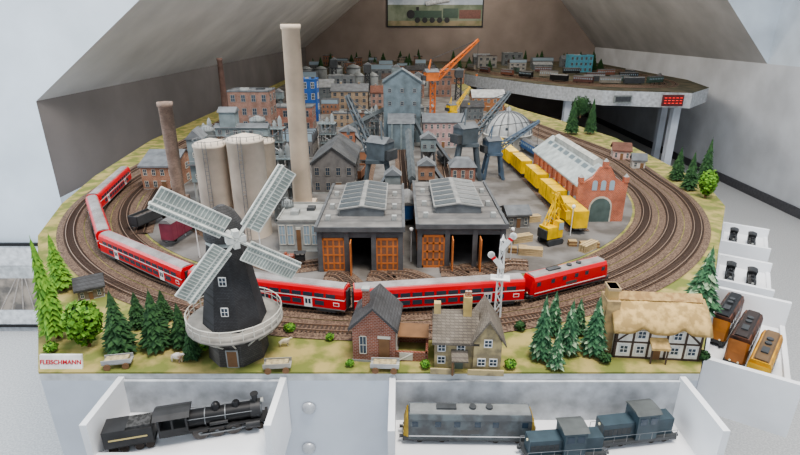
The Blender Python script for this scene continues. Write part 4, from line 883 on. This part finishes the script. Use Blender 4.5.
def rb(x,y,w,d,h,wall,roof,rt,label,name='model_house',rows=2,cols_=3,rh=.3,rot=0):
    for ox,oy,orr in occ:
        if math.hypot(ox-x,oy-(y+d/2))<orr+w*.55: return
    occ.append((x,y+d/2,w*.6))
    t=T(name,label,'building',(x,y,0),rot);hw=h*(1-rh) if rt!='flat' else h;hr=h-hw
    b=B().box(-w/2,w/2,0,d,0,hw,wall)
    if rt=='gy': b.py([(-w/2,hw-.01),(w/2,hw-.01),(0,h)],0,d,wall)
    if rt=='gx': b.px([(0,hw-.01),(d,hw-.01),(d/2,h)],-w/2,w/2,wall)
    t.part('walls',b);t.part('roof',roofb(w,d,hw,hr,rt,roof))
    for r in range(rows):
        for c in range(cols_): t.part('window',winmesh(w/cols_*.45,hw/rows*.5,FRD),loc=(-w/2+w/cols_*(c+.5),0,hw/rows*(r+.25)))
LB=mat((.10,.32,.42),.6)
WLL=[mat((.36,.30,.24),.8),BRK2,mat((.40,.38,.34),.8),mat((.20,.22,.23),.8),mat((.32,.17,.11),.8),mat((.32,.31,.29),.8),mat((.15,.17,.18),.8)];RFF=[ROOFG,mat((.12,.09,.08),.8),ROOFD,mat((.28,.29,.29),.75)]
nm=['tan','brown brick','pale','grey','rusty orange','light grey','dark grey'];rn=['grey','brown','dark','pale']
rb(205,610,26,16,18,LB,mat((.15,.4,.5),.6),'flat','light blue industrial block on the rear layout','factory_building',3,5)
for x,y,w,h in((170,640,22,9),(140,640,20,12),(110,680,24,14),(235,640,20,10),(180,680,26,12),(112,740,22,14),(220,690,26,14),(150,720,26,16)):
    i=rd.randrange(7);j=rd.randrange(4);rb(x,y,w,12,h,WLL[i],RFF[j],rd.choice(['saw','gx','flat']),nm[i]+' model factory building with '+rn[j]+' roof on rear layout','factory_building')
for (px_,py_,hh_,m_) in((396,100,22,GG),(418,108,20,STL),(368,96,22,DGY),(458,100,20,DGY),(335,92,24,DGY),(300,100,20,STL),(280,118,14,GG)):
    X,Y=G(px_,py_);occ.append((X,Y,3.5));t=T('industrial_tower','dark grey lattice industrial tower with cabin','industrial plant',(X,Y,.12))
    t.part('frame',B().lattice((0,0,0),(0,0,hh_*.75),4,m_,.5,5,3));t.part('cabin',B().box(-2.8,2.8,-2.5,2.5,hh_*.75,hh_,m_).py([(-3,hh_),(3,hh_),(0,hh_+1.8)],-2.7,2.7,ROOFG))
n_=0
for px_,py_,wp,tp in((322,104,24,80),(342,97,26,76),(366,92,22,72),(306,92,22,72),(412,98,24,78),(440,97,22,78),(470,90,22,74),(345,82,28,64),(380,80,26,65),(420,80,30,66),(452,84,24,70),(314,80,24,66),(272,126,18,106),(472,120,22,102),(362,126,18,114),(425,122,18,104),(330,114,16,100),(392,88,20,74),(432,88,18,74),(300,112,16,96)):
    i=rd.randrange(7);j=rd.randrange(4);X,Y=G(px_,py_)
    if Y>545 or X>56 or X<-104: continue
    n_+=1
    if n_%4==3:
        k=wp/S(Y)/4
        if any(math.hypot(ox-X,oy-Y)<orr+2*k for ox,oy,orr in occ): continue
        occ.append((X,Y,2*k));h=HZ(Y,tp)
        for q in(-1,1):
            t=T('storage_tank','round grey steel storage tank in the works','tank',(X+q*k*1.25,Y,.12),group='far storage tanks')
            t.part('tank',B().lathe([(k,0),(k,h*.8),(k*.7,h*.9),(.2,h)],GTK,18));t.part('walkway',B().lathe([(k*1.1,h*.78),(k*1.15,h*.8),(k*1.1,h*.82)],STL,18))
    else: rb(X,Y,wp/S(Y),8,HZ(Y,tp),WLL[i],RFF[j],['saw','gx','flat','saw'][n_%4],nm[i]+' model factory building with '+rn[j]+' roof','factory_building',rows=2,cols_=4)
rt_=[(-112,575),(43,575),(43,815),(-112,815)]
t=T('far_layout_table','long light grey table continuing the railway layout','table');t.part('table_top',B().poly(rt_,-12,-.3,TW))
for a in((-100,590),(34,590)):t.part('leg',B().cb(a[0],a[1],-85,6,6,73,TW))
T('far_grass_ground','brown scenery covering the far table','ground',b=B().poly(rt_,-.3,0,mat((.14,.11,.06),.95,0,'n2',(.07,.07,.04),8,.4)),kind='stuff')
for i in range(14):
    x=-96+(i%7)*20;y=600+(i//7)*100+rd.uniform(0,30);q=rd.randrange(7);j=rd.randrange(4)
    rb(x,y,rd.uniform(10,15),12,rd.uniform(7,13),WLL[q],RFF[j],rd.choice(['gx','saw','flat']),nm[q]+' model building with '+rn[j]+' roof on far table','factory_building',rows=2,cols_=4)
def farfir(x,y,h,r):
    if any(math.hypot(ox-x,oy-y)<orr+r for ox,oy,orr in occ): return
    occ.append((x,y,r))
    t=T('fir_tree','small dark green fir tree on the far layout','tree',(x,y,0),rd.uniform(0,360),'far fir trees')
    t.part('trunk',B().cyl((0,0,0),(0,0,h*.5),.3,.15,WD,6));f=t.part('foliage',FM.get((0,0)) or FM[(0,1)]);f.scale=(r/3.1,r/3.1,h/10)
for i in range(50): farfir(rd.uniform(60,270),rd.uniform(620,800),rd.uniform(12,20),rd.uniform(4,6)) if i%2 else farfir(rd.uniform(-105,36),rd.uniform(590,800),rd.uniform(12,20),rd.uniform(4,6))
t=T('digital_display','black panel with glowing red digital segments','display',(213,412,-10))
t.part('casing',B().box(-8,8,-2,0,0,8.5,mat((.12,.02,.02),.4)))
b=B();RE=mat((.9,.03,.02),.4,0,None,em=1.2)
for i in range(5):
    x=-6+i*3
    for q in((x-.9,x+.9,2,2.5),(x-.9,x+.9,4,4.5),(x-.9,x+.9,6,6.5)): b.box(q[0],q[1],-2.15,-1.9,q[2],q[3],RE)
t.part('segments',b)
T('control_panel','small grey control panel on table fascia','panel',(178,422,-9),b=B().box(-7,7,-2,0,0,6,mat((.25,.27,.26),.5)).box(-6,6,-2.2,-2,1,5,DGY))
# ================= lights =================
W=bpy.data.worlds.new('w');bpy.context.scene.world=W;W.use_nodes=True
W.node_tree.nodes['Background'].inputs[0].default_value=(.84,.91,1,1);W.node_tree.nodes['Background'].inputs[1].default_value=.85
def area(nm,loc,tgt,sz,p,c_=(1,1,1)):
    l=bpy.data.lights.new(nm,'AREA');l.energy=p;l.size=sz;l.color=c_;o=bpy.data.objects.new(nm,l);COL.objects.link(o)
    o.location=Vector(loc)*C;o.rotation_euler=(Vector(tgt)-Vector(loc)).to_track_quat('-Z','Y').to_euler()
def point(nm,loc,p,c_=(1,.93,.84),r=.15):
    l=bpy.data.lights.new(nm,'POINT');l.energy=p;l.color=c_;l.shadow_soft_size=r;o=bpy.data.objects.new(nm,l);COL.objects.link(o);o.location=Vector(loc)*C
area('window_light',(-330,60,150),(0,150,0),1.6,62,(.87,.94,1))
area('roof_window_light',(40,40,230),(0,130,0),.8,68,(1,.94,.86))
point('room_fill',(60,330,110),24);point('room_fill',(100,520,110),26);point('room_fill',(110,720,110),20)  # fill points added out of frame to brighten slopes and walls, no fittings
point('room_fill',(-30,240,105),11)  # added fill point like the others, out of frame
vs_=bpy.context.scene.view_settings
try:
    vs_.view_transform='AgX';vs_.look='AgX - Medium High Contrast';vs_.exposure=.1
except Exception as e: print(e)
# ================= camera =================
cam=bpy.data.cameras.new('camera');o=bpy.data.objects.new('camera',cam);COL.objects.link(o)
o.location=(0,0,CH*C);o.rotation_euler=(R(90)-TH,0,0);cam.sensor_width=36;cam.lens=36*F/800;cam.clip_start=.02
bpy.context.scene.camera=o
